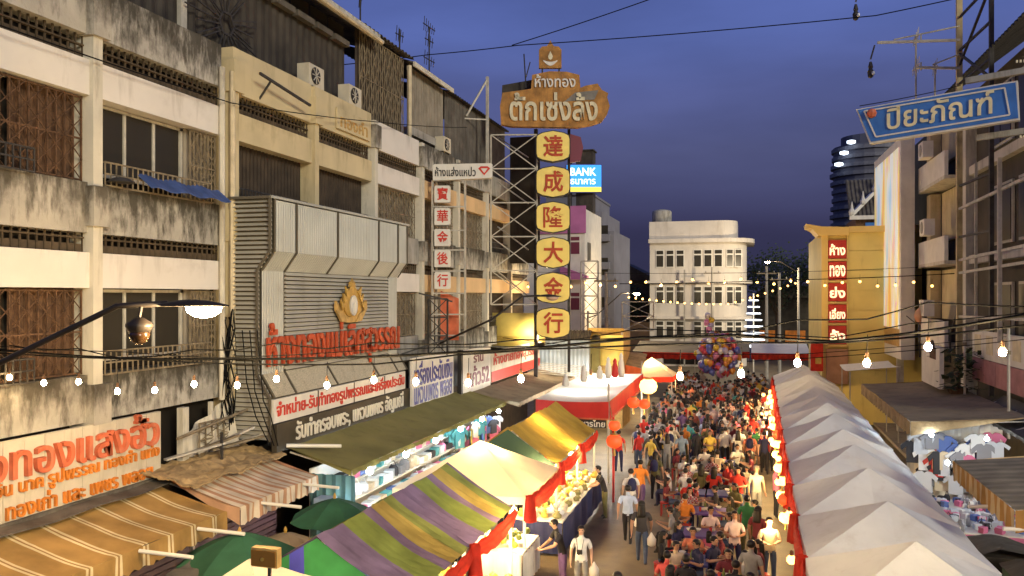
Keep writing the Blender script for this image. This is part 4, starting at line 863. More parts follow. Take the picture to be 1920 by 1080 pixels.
# left row
sm = stripes('striped_tent_cloth', 'Y', 3.1, [(0,(.19,.14,.25)),(.34,(.20,.25,.06)),(.60,(.20,.14,.24)),(.70,(.40,.30,.08)),(.88,(.22,.25,.07))], trans=.35, off=.5)
sg = stripes('gable_stripe_cloth', 'X', 1.5, [(0,(.06,.30,.09)),(.52,(.10,.10,.55)),(.7,(.06,.30,.09))], trans=.3, off=.62)
def tent_gable(name, label, x0, x1, y0, y1, z0, z1, m, mg, swag_n=2, seed=0):
    xm = (x0+x1)/2; t = thing(name, label, 'tent', (xm,(y0+y1)/2,0))
    def fn(s,q):
        y = y0+(y1-y0)*s; u = 2*q-1; x = xm+(x1-x0)/2*u
        bay = abs(math.sin(math.pi*s*2)); z = z1+(z0-z1)*abs(u)-.10*math.sin(math.pi*abs(u))*(.4+.6*bay)-.05*bay*(1-abs(u))
        return (x, y, z+wrinkle((x*1.0,y*3,seed), .05, 1.3)+.012*math.sin(y*17+x*9)*abs(u))
    part('canopy', B().grid(fn, 44, 20), m, t)
    for y in (y0+.02, y1-.02): part('gable_end', B().grid(lambda s,q: (x0+.03+(x1-x0-.06)*s, y+.03*math.sin(s*18)*(1-q), z0-.05+(z1-z0)*(1-abs(2*s-1))*q), 20, 3), mg, t)
    n = swag_n; xs_ = (x0,x1)
    for i in range(n):
        a = y0+(y1-y0)*i/n; c = y0+(y1-y0)*(i+1)/n; swag((x1,a),(x1,c),z0,.42,'red_cloth',t,(1,0))
    for x in (x0+.05,x1-.05):
        for i in range(n+1): y = y0+.05+(y1-y0-.1)*i/n; part('pole', B().bar((x,y,0),(x,y,z0),.06), M['white_pole'], t)
    return t
tent_gable('striped_tent', 'long purple, green and mustard striped gable tent with red swags, lower centre', -8.45,-5.2,12.05,18.2,2.1,3.05, sm, sg, 2, 3)
t = tent_pyr('market_tent', 'cream peaked tent between the striped tent and the mustard tent', -6.85,20.75,3.5,3.55,2.15,3.15, M['tent_cream'], seed=21); swag((-5.1,18.98),(-5.1,22.5),2.15,.5,'red_cloth',t,(1,0))
tent_gable('market_tent', 'mustard gable tent with a dark green end in front of the red stage canopy', -8.3,-5.3,23.2,29.5,2.1,3.1, M['tent_yellow'], M['tent_dkgreen'], 2, 9)
tent_pyr('market_tent', 'bright cream tent peak at the bottom edge, nearest on the left', -6.7,10.0,3.5,3.6,2.2,3.32, M['tent_cream'], seed=33)
tent_pyr('market_tent', 'small yellow peaked tent with a red border standing left of the crowd', -5.4,48.5,2.7,2.7,2.4,3.4, M['tent_cream'], None, .3, M['red_cloth'], seed=41)
for k, (x0,x1,y) in enumerate(((-7.9,-3.4,58.5),(-3.2,.2,60.5),(.3,4.2,59.5))):
    t = thing('flat_canopy', ['left','middle','right'][k]+' grey canopy with red fringe across the end of the crowd', 'canopy', ((x0+x1)/2,y,0), 0, 'red-fringed canopies')
    part('roof', B().grid(lambda s,q: (x0+(x1-x0)*s, y+4.5*q, 3.0+.55*q-.12*math.sin(math.pi*s)*math.sin(math.pi*q)), 10, 5, 0, (0,0,.02)), M['awn_grey'] if k < 2 else M['tent_white'], t)
    part('fringe', B().grid(lambda s,q: (x0+(x1-x0)*s, y-.03+.02*math.sin(s*60), 3.02-(.42+.06*abs(math.sin(s*20)))*q), 40, 1), M['red_cloth'], t)
    for x in (x0+.1,x1-.1): part('pole', B().bar((x,y+.1,0),(x,y+.1,3),.06), M['pale_iron'], t)
t = thing('roll_canopy', 'tan and orange canopy just behind the red stage canopy', 'canopy', (-6.6,45,0)); part('roof', B().grid(lambda s,q: (-7.6+2.2*s, 44+2.4*q, 3.1+.6*q+.18*math.sin(math.pi*s)), 10, 6, 0, (0,0,.02)), M['tarp_tan'], t); part('front', B().grid(lambda s,q: (-7.6+2.2*s, 43.97+.03*math.sin(s*30), 3.1+.18*math.sin(math.pi*s)-.55*q), 20, 2), mat('orange_cloth', (.62,.12,.03), .8, trans=.3), t)
for x in (-7.55,-5.45): part('pole', B().bar((x,44,0),(x,44,3.1),.05), M['pale_iron'], t)
# red stage canopy, white top
t = thing('stage_canopy', 'brightly lit white-topped canopy with deep red fascia and letters beneath', 'canopy', (-6.4,35,0))
x0,x1,y0,y1 = -7.75,-4.95,30.3,40.5
part('top', B().grid(lambda s,q: (x0+(x1-x0)*s, y0+(y1-y0)*q, 3.05+.12*q-.05*math.sin(math.pi*s)), 8, 8), mat('stage_top_cloth', (.8,.78,.74), .8, .05, trans=.6), t)
part('front_fascia', B().grid(lambda s,q: (x0+(x1-x0)*s, y0-.03, 3.05-.05*math.sin(math.pi*s)-.62*q), 12, 2, 0, (0,-.02,0)), M['red_vinyl'], t)
part('side_fascia', B().grid(lambda s,q: (x1+.03, y0+(y1-y0)*s, 3.05+.12*s-.62*q), 12, 2, 0, (.02,0,0)), M['red_vinyl'], t)
part('front_rail', B().bar((x0,y0-.04,2.4),(x1,y0-.04,2.4),.06), M['coral_letter'], t); part('side_rail', B().bar((x1+.05,y0,2.4),(x1+.05,y1,2.5),.06), M['coral_letter'], t)
part('letter_board', B().box(x0+1.2,x1-.1,y0+.05,y0+.08,2.05,2.36), M['black_paint'], t)
text('white_lettering', 'อาหารไทย', M['sign_white'], t, (x0+1.45,y0+.045,2.08), (1,0,0), (0,0,1), 1.2, .26, .01, .02)
for x in (x0+.05,x1-.02):
    for y in (y0+.05,y1-.05): part('pole', B().bar((x,y,0),(x,y,3.75 if x > -6 else 3.1),.07), M['pale_iron'], t)
for k, (x, y, h, c) in enumerate(((-7.4,34,.5,'sign_white'),(-7.0,36,.75,'sign_white'),(-6.55,37.5,.6,'sign_white'),(-6.2,37.8,1.0,'sign_white'),(-5.95,38.2,.9,'red_vinyl'),(-5.7,38.5,1.15,'sign_white'))):
    b = B().lathe((x,y,3.17), [(.12,0),(.16,.15*h),(.13,.6*h),(.08,.75*h),(.1,.86*h),(.02,h)], 10)
    single('figurine', b, M[c], ['short white figurine at the left of the stage roof','white figurine beside the short one on the stage roof','white figurine in the middle of the stage roof','tall white figurine on the stage roof','red figurine between two white ones on the stage roof','tallest figurine, farthest right on the stage roof'][k], 'figurine', 'figurines on the stage roof', True)
# ================================================================== fixed awnings, left
def awning(name, label, xw, zw, xo, zo, y0, y1, m, val, vm=None, sag=.06, roll=None, cat='awning', scal=0):
    t = thing(name, label, cat, ((xw+xo)/2,(y0+y1)/2,min(zw,zo)-val))
    def fn(s,q):
        y = y0+(y1-y0)*s; x = xw+(xo-xw)*q
        return (x, y, zw+(zo-zw)*q-sag*math.sin(math.pi*q)*(.6+.4*abs(math.sin(s*(y1-y0)*.8)))+wrinkle((x,y*1.2,2), .03, 1.7))
    part('canvas', B().grid(fn, int((y1-y0)*4), 8, 0, (0,0,.015)), m, t)
    if val:
        dx = .02 if xo > xw else -.02
        part('valance', B().grid(lambda s,q: (xo+dx+.03*math.sin(s*(y1-y0)*11)*q, y0+(y1-y0)*s, zo+.01-val*q*(1+.08*math.sin(s*(y1-y0)*23))), int((y1-y0)*10), 2), vm or m, t)
        for yy in (y0,y1): part('end_flap', B().add([(xo,yy,zo),(xo,yy,zo-val),(xw+(xo-xw)*.5,yy,(zw+zo)/2-val*.5),(xw,yy,zw)],[(0,1,2,3)]), vm or m, t)
    for i in range(int((y1-y0)/2.2)+1):
        y = y0+.1+(y1-y0-.2)*i/max(1,int((y1-y0)/2.2)); part('arm', B().bar((xw,y,zw-.12),(xo,y,zo-.06),.035), M['pale_iron'], t)
    return t
s1 = stripes('mustard_stripe_canvas', 'Y', .62, [(0,(.42,.25,.08)),(.66,(.76,.62,.36)),(.74,(.36,.21,.07)),(.80,(.76,.62,.36)),(.88,(.42,.25,.08))], trans=.12)
s2 = stripes('salmon_stripe_canvas', 'Y', .46, [(0,(.56,.30,.17)),(.26,(.76,.64,.48)),(.5,(.60,.35,.20)),(.62,(.76,.64,.48))], trans=.12, off=.1)
awning('striped_awning', 'mustard awning with thin cream stripes at the lower left', -11.5,3.16,-9.85,2.75,7.6,13.9,s1,.36)
awning('striped_awning', 'salmon and cream striped awning next to the mustard one', -11.3,3.3,-9.6,2.82,13.98,17.0,s2,.34)
awning('long_awning', 'long olive canvas awning under the lettered fascia', -10.4,3.42,-8.75,2.98,17.05,29.6,M['awn_olive'],.12)
awning('brown_awning', 'brown canvas awning below the red lettered sign', -10.15,3.3,-8.3,2.95,29.8,40.2,M['awn_brown'],.15)
# tubes sticking out from the awnings
for k, (x,y,z,l) in enumerate(((-9.8,11.45,2.72,1.0),(-9.75,12.9,2.7,.95),(-9.6,14.7,2.75,.9),(-9.55,16.3,2.78,.85))):
    single('awning_pole', B().tube([(x,y,z),(x+l,y+.06,z-.04)],.035,8), M['tube_white'], ordn[k]+' white pole jutting out below the striped awnings on the left', 'pole', 'awning poles')
single('roof_tube', B().tube([(-10.35,16.9,3.5),(-9.3,17.6,3.42)],.045,8), M['tube_white'], 'white tube lying across the near end of the olive awning', 'tube')
# rubble roof and tarps between sign and shopfront
t = thing('tarp_roof', 'heap of tan tarps, boards and wires on a lean-to roof left of the louvred shopfront', 'roof', (-11,15.5,2.9))
part('sheet', B().grid(lambda s,q: (-11.75+1.35*q, 13.6+3.4*s, 3.5-.22*q+.09*noise.noise(Vector((s*5,q*4,1)))+.06*noise.noise(Vector((s*14,q*9,4)))+.03*noise.noise(Vector((s*30,q*18,7)))), 60, 26, 0, (0,0,-.03)), M['tarp_tan'], t)
part('drape', B().grid(lambda s,q: (-11.72+.25*(1-q)*s+.07*math.sin(s*14), 15.0+1.6*s, 3.5+1.1*q*(.45+.55*s)), 16, 6), M['plaster_cream'], t)
part('rope_net', fold_grille(-11.6,15.4,16.5,3.4,4.2,.2), M['iron'], t, kind='stuff')
for i in range(6):
    y = 14.3+i*.4; part('board', B().bar((-11.6+.08*i,y,3.6),(-11.1+.1*i,y+1.3,3.75+.12*(i%3)),.12,.04), M['iron'] if i%2 else M['pale_iron'], t)
part('pipe_rail', B().tube([(-11.3,14.3,4.05),(-11.2,16.6,4.35)],.035,6), M['iron'], t); part('stand', B().bar((-11.1,15.5,3.4),(-11.1,15.5,4.0),.05), M['dark_iron'], t)
part('post', B().box(-11.75,-11.6,14.85,15.05,3.4,4.6), M['plaster_cream'], t); part('post', B().box(-11.75,-11.68,15.9,16.0,3.4,4.6), M['plaster_cream'], t)
t = thing('gutter_roof', 'narrow grey tin gutter roof above the striped awnings', 'roof', (-11.5,11,3.15)); part('sheet', B().grid(lambda s,q: (-11.75+.55*q, 7.6+6.4*s, 3.28-.06*q+.02*math.sin(s*20)), 20, 3, 0, (0,0,-.02)), M['corr_roof'], t)
# roller shutters under the awnings
for k in range(3):
    y0 = 7.8+3.1*k; b = B()
    t = thing('roller_shutter', ['nearest','middle','farthest'][k]+' dark purple roller shutter under the striped awnings', 'shutter', (-10.7,y0+1.5,0), 0, 'roller shutters'); 
    for i in range(18): part('shutter_slat', B().box(-10.75,-10.68+.0,y0,y0+3.0,.2+i*.13,.31+i*.13), M['purple_shutter'], t)
    part('guide', B().box(-10.78,-10.64,y0-.08,y0-.01,0,2.6), M['grey_plaster'], t)
def umbrella(x, y, z, r, m, label, n=8):
    t = thing('market_umbrella', label, 'umbrella', (x,y,0), 0, 'green market umbrellas')
    b = B()
    for i in range(n):
        a0 = 2*math.pi*i/n; a1 = 2*math.pi*(i+1)/n
        def fn(s,q): 
            a = a0+(a1-a0)*s; rr = r*max(.01,q)*(1-.06*math.sin(math.pi*s)*q); return (x+rr*math.cos(a), y+rr*math.sin(a), z-.42*r*q**1.5-.04*math.sin(math.pi*s)*q)
        b.grid(fn, 5, 6)
    part('canopy', b, m, t); part('pole', B().tube([(x,y,0),(x,y,z)],.025,6), M['dark_iron'], t); part('finial', B().lathe((x,y,z),[(.03,0),(.04,.05),(.01,.12)],6), M['gold'], t)
umbrella(-8.45,15.7,2.68,.95,M['umb_green'],'green umbrella beside the near end of the lit clothes stall'); umbrella(-9.0,13.1,2.62,1.1,M['umb_green'],'green umbrella left of the striped tent, nearer the bridge')
umbrella(-8.9,14.5,2.25,.75,M['awn_brown'],'brown umbrella half hidden between the two green ones')
t = thing('grey_tarp', 'grey tarpaulin sheet beside the nearest green umbrella', 'tarp', (-9,11.8,2)); part('sheet', B().grid(lambda s,q: (-9.55+1.2*q, 10.9+1.9*s, 2.25-.2*q+.1*noise.noise(Vector((s*4,q*4,0)))), 12, 8, 0, (0,0,-.02)), M['awn_grey'], t)
for p in ((-9.5,11),(-9.5,12.7),(-8.4,11),(-8.4,12.7)): part('pole', B().bar((p[0],p[1],0),(p[0],p[1],2.1),.04), M['dark_iron'], t)
single('cooler_lid', B().box(-9.35,-8.95,16.4,16.75,2.05,2.45).box(-9.3,-9.0,16.38,16.4,2.1,2.4), plain('pale_blue_plastic', (.30,.40,.55), .4), 'pale blue plastic box standing by the green umbrella', 'box')

# ================================================================== stalls
def pick(l): return random.choice(l)
GOODS = {n: plain('goods_'+n, c, .7) for n, c in dict(white=(.70,.70,.68),pale=(.55,.58,.62),blue=(.10,.16,.40),black=(.03,.03,.035),pink=(.60,.16,.28),olive=(.22,.20,.08),teal=(.08,.30,.32),cream=(.62,.52,.36),grey=(.25,.25,.27),red=(.50,.05,.04),yellow=(.68,.46,.08)).items()}
foldm = {}
def garment_mesh(kind, m):
    k = (kind, m.name)
    if k in foldm: return foldm[k]
    if kind == 'stack':
        b = B()
        for i in range(4): o = .012*((i*7)%3-1); b.box(-.17+o,.17+o,-.13,.13,.05*i+.003,.05*i+.046)
    elif kind == 'shirt':
        b = B().prism([(-.2,-.6),(.2,-.6),(.2,-.15),(.33,-.27),(.38,-.15),(.2,0),(.07,.02),(0,-.04),(-.07,.02),(-.2,0),(-.38,-.15),(-.33,-.27),(-.2,-.15)], (0,0,0), (0,1,0), (0,0,1), (.05,0,0))
    elif kind == 'bag':
        b = B().lathe((0,0,0), [(.13,0),(.16,.06),(.15,.2),(.09,.26)], 8, 0, .7, 1).tube([(0,-.08+.16*q/6,.25+.12*math.sin(math.pi*q/6)) for q in range(7)], .012, 4)
    foldm[k] = mesh_of(b, m, name=kind); return foldm[k]
cols_lit = ['white','white','pale','pale','cream','blue','black','white','teal','grey','pink']
t = thing('clothes_stall', 'brightly lit clothes stall running under the olive awning', 'stall', (-9.4,23,0))
for i, (x,z) in enumerate(((-8.95,.75),(-9.15,1.15),(-9.35,1.55),(-9.55,1.95),(-9.72,2.35))):
    part('shelf', B().box(x-.2,x+.2,17.4,29.4,z-.03,z), M['tube_white'], t)
part('back_panel', B().box(-9.98,-9.93,17.3,29.5,.1,2.9), M['sign_white'], t); part('counter', B().box(-9.2,-8.75,17.3,29.5,.05,.7), M['blue_tarp'], t)
part('end_curtain', B().grid(lambda s,q: (-9.95+1.2*s, 17.28+.04*math.sin(s*30), .3+2.5*q), 24, 1), mat('teal_curtain', (.10,.20,.20), .8, trans=.2), t)
lab = {'stack':'small folded pile of clothes on the shelves of the lit stall under the olive awning','bag':'small bag among the clothes on the lit shelves under the olive awning','shirt':'shirt hung at the far end of the lit clothes stall'}
nm = {'stack':'folded_clothes','bag':'shoulder_bag','shirt':'hanging_shirt'}
def goods(kind, loc, rz, color, label=None, group=None, sc=1):
    o = put(nm[kind], garment_mesh(kind, GOODS[color]), None, loc, (0,0,rz), (sc,sc,sc*random.uniform(.8,1.2))); return tag(o, color+' '+(label or lab[kind]), 'clothes' if kind != 'bag' else 'bag', group or ('goods of the clothes stall' if kind != 'bag' else 'bags of the clothes stall'))
for i, (x,z) in enumerate(((-8.95,.75),(-9.15,1.15),(-9.35,1.55),(-9.55,1.95),(-9.72,2.35))):
    y = 17.7
    while y < 26.0: kd = 'bag' if random.random() < .25 else 'stack'; goods(kd, (x,y,z), R(90)+random.uniform(-.3,.3), pick(cols_lit), {'stack':'folded clothes','bag':'bag'}[kd]+' on the '+['lowest','second','middle','fourth','top'][i]+' shelf of the lit stall under the olive awning'); y += random.uniform(.27,.44)
for i in range(34): goods('shirt', (-9.0-.5*random.random(), 25.6+i*.115, 2.55+random.uniform(-.5,.15)), random.uniform(-.5,.5), pick(['pink','cream','teal','olive','blue','white','black','yellow','pale']))
def tube_light(name, label, a, b_, m, group, r=.03): 
    t = thing(name, label, 'light', ((a[0]+b_[0])/2,(a[1]+b_[1])/2,a[2]), 0, group); part('tube', B().tube([a,b_], r, 8), M[m], t); part('batten', B().bar((a[0],a[1],a[2]+.05),(b_[0],b_[1],b_[2]+.05),.06,.03), M['tube_white'], t); return t
def led(loc, label, m='bulb_cool', r=.08, group='lamps of the lit stalls'):
    x,y,z = loc; t = thing('led_bulb', label, 'light', (x,y,z), 0, group); part('globe', B().ball((x,y,z), r, 10, 6), M[m], t, True); part('socket', B().lathe((x,y,z+r*.8),[(.03,0),(.03,.09)],6), M['tube_white'], t)
for k, y in enumerate((18.2,20.4,22.6,24.8,27.0,29.0)): led((-8.85,y,2.72), ordn[k]+' cool white bulb under the edge of the olive awning')
led((-8.3,17.1,2.0), 'dazzling cool bulb low at the near corner of the clothes stall', r=.13)
# fruit tables on the walkway side of the left tents
FR = {n: mat('fruit_'+n, c, .5, .25, 12) for n, c in dict(green=(.16,.20,.05),brown=(.20,.13,.05),yellow=(.66,.46,.06),orange=(.62,.22,.03),red=(.45,.05,.04)).items()}
fmesh = {k: mesh_of(B().ball((0,0,0), .1, 9, 6, 0, .95).tube([(0,0,.09),(.01,0,.13)],.012,5), m, smooth=True, name='fruit') for k, m in FR.items()}
def fruit(loc, c, s, label, group): 
    o = put('fruit', fmesh[c], None, loc, (random.random()*3,random.random()*3,random.random()*3), (s,s,s)); tag(o, label, 'fruit', group)
def stall_table(name, label, x0, x1, y0, y1, z, skirt, cat='stall'):
    t = thing(name, label, cat, ((x0+x1)/2,(y0+y1)/2,0)); part('table_top', B().box(x0,x1,y0,y1,z-.05,z), M['tube_white'], t)
    part('skirt', B().grid(lambda s,q: (x1+.02+.02*math.sin(s*40), y0+(y1-y0)*s, z-.03-(z-.1)*q), 30, 1), skirt, t)
    part('front_skirt', B().grid(lambda s,q: (x0+(x1-x0)*s, y0-.02+.02*math.sin(s*30), z-.03-(z-.1)*q), 20, 1), skirt, t)
    for x in (x0+.05,x1-.08):
        for y in (y0+.05,y1-.05): part('leg', B().bar((x,y,0),(x,y,z-.05),.04), M['pale_iron'], t)
    return t
stall_table('snack_table', 'long table of yellow snack bags under the mustard tent by the walkway', -6.1,-4.75,21.4,27.6,.95, mat('navy_skirt', (.03,.035,.10), .8))
bagm = [mesh_of(B().lathe((0,0,0),[(.05,0),(.13,.04),(.14,.14),(.06,.22),(.09,.27)],9,0,1,.6), GOODS[c], smooth=True, name='snack') for c in ('yellow','cream','white','cream','yellow','olive')]
for i in range(17):
    for j in range(4):
        o = put('snack_bag', bagm[(i*3+j*5+random.randint(0,2))%6], None, (-5.9+j*.32+random.uniform(-.07,.07), 21.65+i*.345, .95), (random.uniform(-.9,.9),random.uniform(-.7,.7),random.random()*3), (.95,1.1,.75)); tag(o, ['yellow','cream','white','cream','yellow','olive'][bagm.index(o.data)]+' puffy snack bag in the '+['inner','second','third','outer'][j]+' row on the long table by the walkway', 'snack', 'snack bags on the long table')
stall_table('fruit_table', 'white-covered fruit table under the cream tent behind the man with a camera', -6.6,-5.1,18.6,20.2,.9, M['sign_white'])
for i in range(26): fruit((-6.4+random.random()*1.1, 18.8+random.random()*1.2, .99+.1*random.random()), pick(['yellow','green','yellow']), .8, 'yellow-green fruit on the white-covered table under the cream tent', 'fruit on the white table')
t = stall_table('fruit_table', 'low fruit stand heaped with pomelos at the foot of the striped tent', -7.3,-5.0,15.2,17.8,.5, M['wood'])
for i in range(95):
    x = -5.15-random.random()*2.0; y = 15.3+random.random()*2.4; fruit((x,y,.60+.28*random.random()*(1-abs((y-16.5)/1.4))), pick(['green','green','brown','yellow','orange','green']), random.uniform(1.0,1.45), 'round fruit in the heap on the low stand at the foot of the striped tent', 'heaped fruit')
for k, (x,y,z) in enumerate(((-5.9,16.2,1.25),(-5.55,17.5,1.6),(-5.7,20.0,1.55),(-5.6,23.0,1.9),(-5.5,26.0,1.9))): led((x,y,z), ordn[k]+' warm bulb hanging over the fruit and snack tables', 'bulb', .07, 'warm bulbs over the tables'); lamp('table_bulb_light', (x,y,z-.15), 70, (1,.74,.40), .06)
led((-5.4,48.5,2.75), 'lamp glowing inside the small yellow tent', 'bulb', .12, 'tent lamps'); led((-6.8,20.9,2.6), 'lamp glowing inside the cream tent', 'bulb', .1, 'tent lamps'); led((-6.8,26.2,2.5), 'lamp glowing inside the mustard tent', 'bulb', .1, 'tent lamps')
for k, (x,y) in enumerate(((-6.5,33),(-6.3,36.5),(-6.4,39.2))): led((x,y,2.75), ['front','middle','back'][k]+' bright lamp below the white canopy top', 'lamp_glow', .07, 'stage lamps'); lamp('stage_light', (x,y,2.55), 420, (1,.93,.82), .1)
# right-hand fixed awnings and the lit bric-a-brac stall
t = awning('brown_awning', 'wide brown canvas canopy with a rolled tan edge behind the white tents', 7.9,3.45,4.75,3.2,27.0,38.0,M['awn_brown'],.42,M['tarp_tan'],.05)
awning('grey_awning', 'sagging dark grey awning under the scaffold at the far right', 8.45,3.6,7.3,3.1,22.0,31.5,M['awn_grey'],.1,None,.18)
s3 = stripes('olive_stripe_canvas', 'Y', .42, [(0,(.36,.31,.20)),(.5,(.28,.24,.15))], trans=.08)
s4 = stripes('orange_valance', 'Y', .42, [(0,(.45,.24,.07)),(.55,(.62,.46,.24))], trans=.15)
awning('striped_awning', 'olive ribbed awning with an orange striped edge at the right side', 8.4,3.55,4.75,3.05,17.0,21.7,s3,.42,s4)
t = thing('white_tarp', 'pale blue-white tarp canopy in front of the yellow tower', 'tarp', (5.6,43.5,3)); part('sheet', B().grid(lambda s,q: (4.6+2.3*q, 41.5+3.6*s, 3.45+.25*q-.1*math.sin(math.pi*s)), 8, 6, 0, (0,0,.015)), M['tent_white'], t)
for p in ((4.7,41.6),(6.8,41.6),(4.7,45),(6.8,45)): part('pole', B().bar((p[0],p[1],0),(p[0],p[1],3.4),.05), M['pale_iron'], t)
stall_table('trinket_table', 'white-lit table crowded with trinkets under the brown canopy on the right', 4.9,7.4,23.6,27.4,.85, GOODS['pink'])
for i in range(120):
    o = put('trinket', pick([garment_mesh('stack',GOODS[c]) for c in ('white','black','pale','pink','blue')]+[garment_mesh('bag',GOODS[c]) for c in ('white','grey','black')]), None, (5.0+2.3*random.random(),23.7+3.6*random.random(),.86+.0*random.random()), (0,0,random.random()*3), (.55,.55,.8)); tag(o, o.data.materials[0].name[6:]+' trinket on the '+('left' if o.location.x < 6.1 else 'right')+' of the white-lit table under the brown canopy', 'trinket', 'trinkets on the lit table')
for i in range(44): goods('shirt', (5.0+2.4*random.random(), 28.0+.3*random.random(), 1.3+1.5*random.random()), R(-90)+random.uniform(-.3,.3), pick(['white','grey','black','pale','blue','pink','cream','red']), 'shirt hung on the back wall of the trinket stall', 'shirts of the trinket stall')
single('back_curtain', B().grid(lambda s,q: (4.9+2.7*s, 28.5+.05*math.sin(s*30), .2+2.9*q), 26, 1), M['sign_white'], 'white curtain behind the trinket table', 'curtain')
for k, (x,y,z) in enumerate(((5.3,26.9,2.85),(6.7,26.6,2.85),(4.9,30,2.8),(4.9,33.0,2.8),(5.2,24.4,2.5))): led((x,y,z), ordn[k]+' cool bulb under the brown canopy on the right', 'bulb_cool', .06)
single('red_lantern_box', B().lathe((7.3,24.6,1.9),[(.15,0),(.3,.12),(.32,.35),(.16,.5)],10), M['lantern_red'], 'round red lamp at the right end of the trinket stall', 'lamp', None, True)
for i in range(3):
    single('jutting_pole', B().tube([(4.35+.2*i,(18.6,17.0,14.4)[i],2.7),(5.0+.5*i,(18.7,17.1,14.5)[i],2.72)],.04,8), M['tube_white'], ['upper','middle','lowest'][i]+' white pole jutting out beside the tents at the lower right', 'pole', 'right-hand poles')
for i in range(5):
    x, y = 4.75+.35*(i%2), 13.2+i*1.7
    t = thing('covered_cart', ordn[i]+' dark covered cart in the shade between tents and right shops', 'cart', (x+.5,y,0), 0, 'covered carts')
    part('box', B().box(x+.1,x+1.3,y,y+1.2,.35,1.3), M['tent_dkgreen'] if i%2 else M['corr_dark'], t); part('cover', B().grid(lambda s,q: (x+.05+1.3*s, y-.05+1.3*q, 1.32+.16*math.sin(math.pi*s)+.05*noise.noise(Vector((s*4,q*4,i)))), 8, 8), M['awn_grey'], t)
    for a in (.25,1.1):
        for c in (.15,1.05): part('wheel', B().tube([(x+a-.03,y+c,.18),(x+a+.03,y+c,.18)],.18,10), M['black_paint'], t)
single('orange_side_panel', B().box(6.6,6.7,13,17.4,0,2.7), M['red_letter'], 'red-orange side panel below the ribbed awning at the right edge', 'panel')
# ================================================================== street lamps, cables and strings of bulbs
def street_lamp(label, hx, hy, hz, ax, ay, az, lit, ang, px, py, pole=True):
    """head at hx.., arm reaching it from ax.., on a concrete pole at px, py"""
    t = thing('street_lamp', label, 'street lamp', (px,py,0), 0, 'street lamps')
    if pole: part('pole', B().tube([(px,py,0),(px,py,az+.3)],[.13,.09],10), M['concrete'], t, True)
    d = Vector((hx-ax,hy-ay,0)).normalized(); mid = Vector((hx,hy,hz+.08))-d*1.0
    part('arm', B().tube([(px,py,az-(.2 if pole else .85)),(ax,ay,az),mid+Vector((0,0,-.03)),Vector((hx,hy,hz+.08))-d*.35], .04, 8), M['lamp_dark'], t, True)
    o = Vector((hx,hy,hz)); s = Vector((-d.y,d.x,0))
    def hd(u,v):
        a = 2*math.pi*u; q = v; w = .17*math.sin(math.pi*min(1,.12+q*.86))**.6; h = .085*math.sin(math.pi*min(1,.15+q*.8))
        return o+d*(-.42+.86*q)+s*(w*math.cos(a))+UP*(.05+(h*math.sin(a) if math.sin(a) > 0 else .01*math.sin(a)))
    part('housing', B().grid(hd, 16, 10), M['lamp_dark'], t, True)
    bowl = part('bowl', B().lathe((0,0,0), [(.01,-.15),(.09,-.125),(.145,-.07),(.16,-.0)], 14, 0, 1.5, .95), M['lamp_glow'] if lit else plain('unlit_bowl', (.45,.30,.22), .3), t, True)
    for v in bowl.data.vertices: p = v.co + Vector((px,py,0)); v.co = (o+d*(.12+p.x)+s*p.y+UP*(p.z+.04)) - Vector((px,py,0))
    return t
sl1 = street_lamp('lit street lamp on a long dark arm in front of the left shophouses', -6.95,9.13,6.82,-9.6,8.3,6.0,True,0,-11.2,7.9)
lamp('lamp_light', (-6.83,9.17,6.56), 650, (1,.72,.38), .12)
street_lamp('unlit street lamp in front of the sixth yellow Chinese panel', -6.95,29.1,6.93,-8.9,28.3,6.15,False,0,-10.6,27.5,False)
street_lamp('lit street lamp far off, left of the white corner building', -7.9,60.2,7.15,-10.6,59.4,5.6,True,0,-11.2,59.2); lamp('far_lamp_light', (-7.8,60.2,6.9), 1500, (1,.76,.42), .15)
street_lamp('lit street lamp far off, left of the yellow tower', 1.9,76,10.0,4.2,76.5,9.2,True,0,4.4,76.5); lamp('end_lamp_light', (1.6,75.9,9.75), 2600, (1,.80,.52), .15)
# dome camera hanging from the lamp arm
t = thing('dome_camera', 'dark dome camera hanging from the long lamp arm', 'camera', (-7.62,8.9,6.35))
part('stem', B().tube([(-7.6,8.92,6.9),(-7.62,8.9,6.72)],.025,8), M['lamp_dark'], t); part('housing', B().lathe((-7.62,8.9,6.72),[(.05,0),(.09,-.03),(.17,-.08),(.17,-.12),(.13,-.2)][::-1],14), M['lamp_dark'], t, True)
part('dome', B().lathe((-7.62,8.9,6.5),[(.02,-.13),(.09,-.1),(.13,-.03),(.135,.03)],14), plain('amber_dome', (.03,.015,.006), .15, spec=.5), t, True)
# floodlight on a pole at the bottom
t = thing('floodlight', 'square amber floodlight on a thin pole at the bottom edge', 'floodlight', (-5.09,7.9,0))
part('housing', B().box(-5.25,-4.93,7.86,7.95,4.02,4.23), M['gold_dim'], t); part('visor', B().box(-5.24,-4.94,7.835,7.855,4.04,4.21), plain('amber_glass', (.22,.10,.02), .2), t); part('knob', B().tube([(-5.09,7.83,4.12),(-5.09,7.815,4.12)],.02,8), M['gold'], t); part('pole', B().bar((-5.06,7.92,0),(-5.06,7.92,4.0),.03), M['dark_iron'], t)
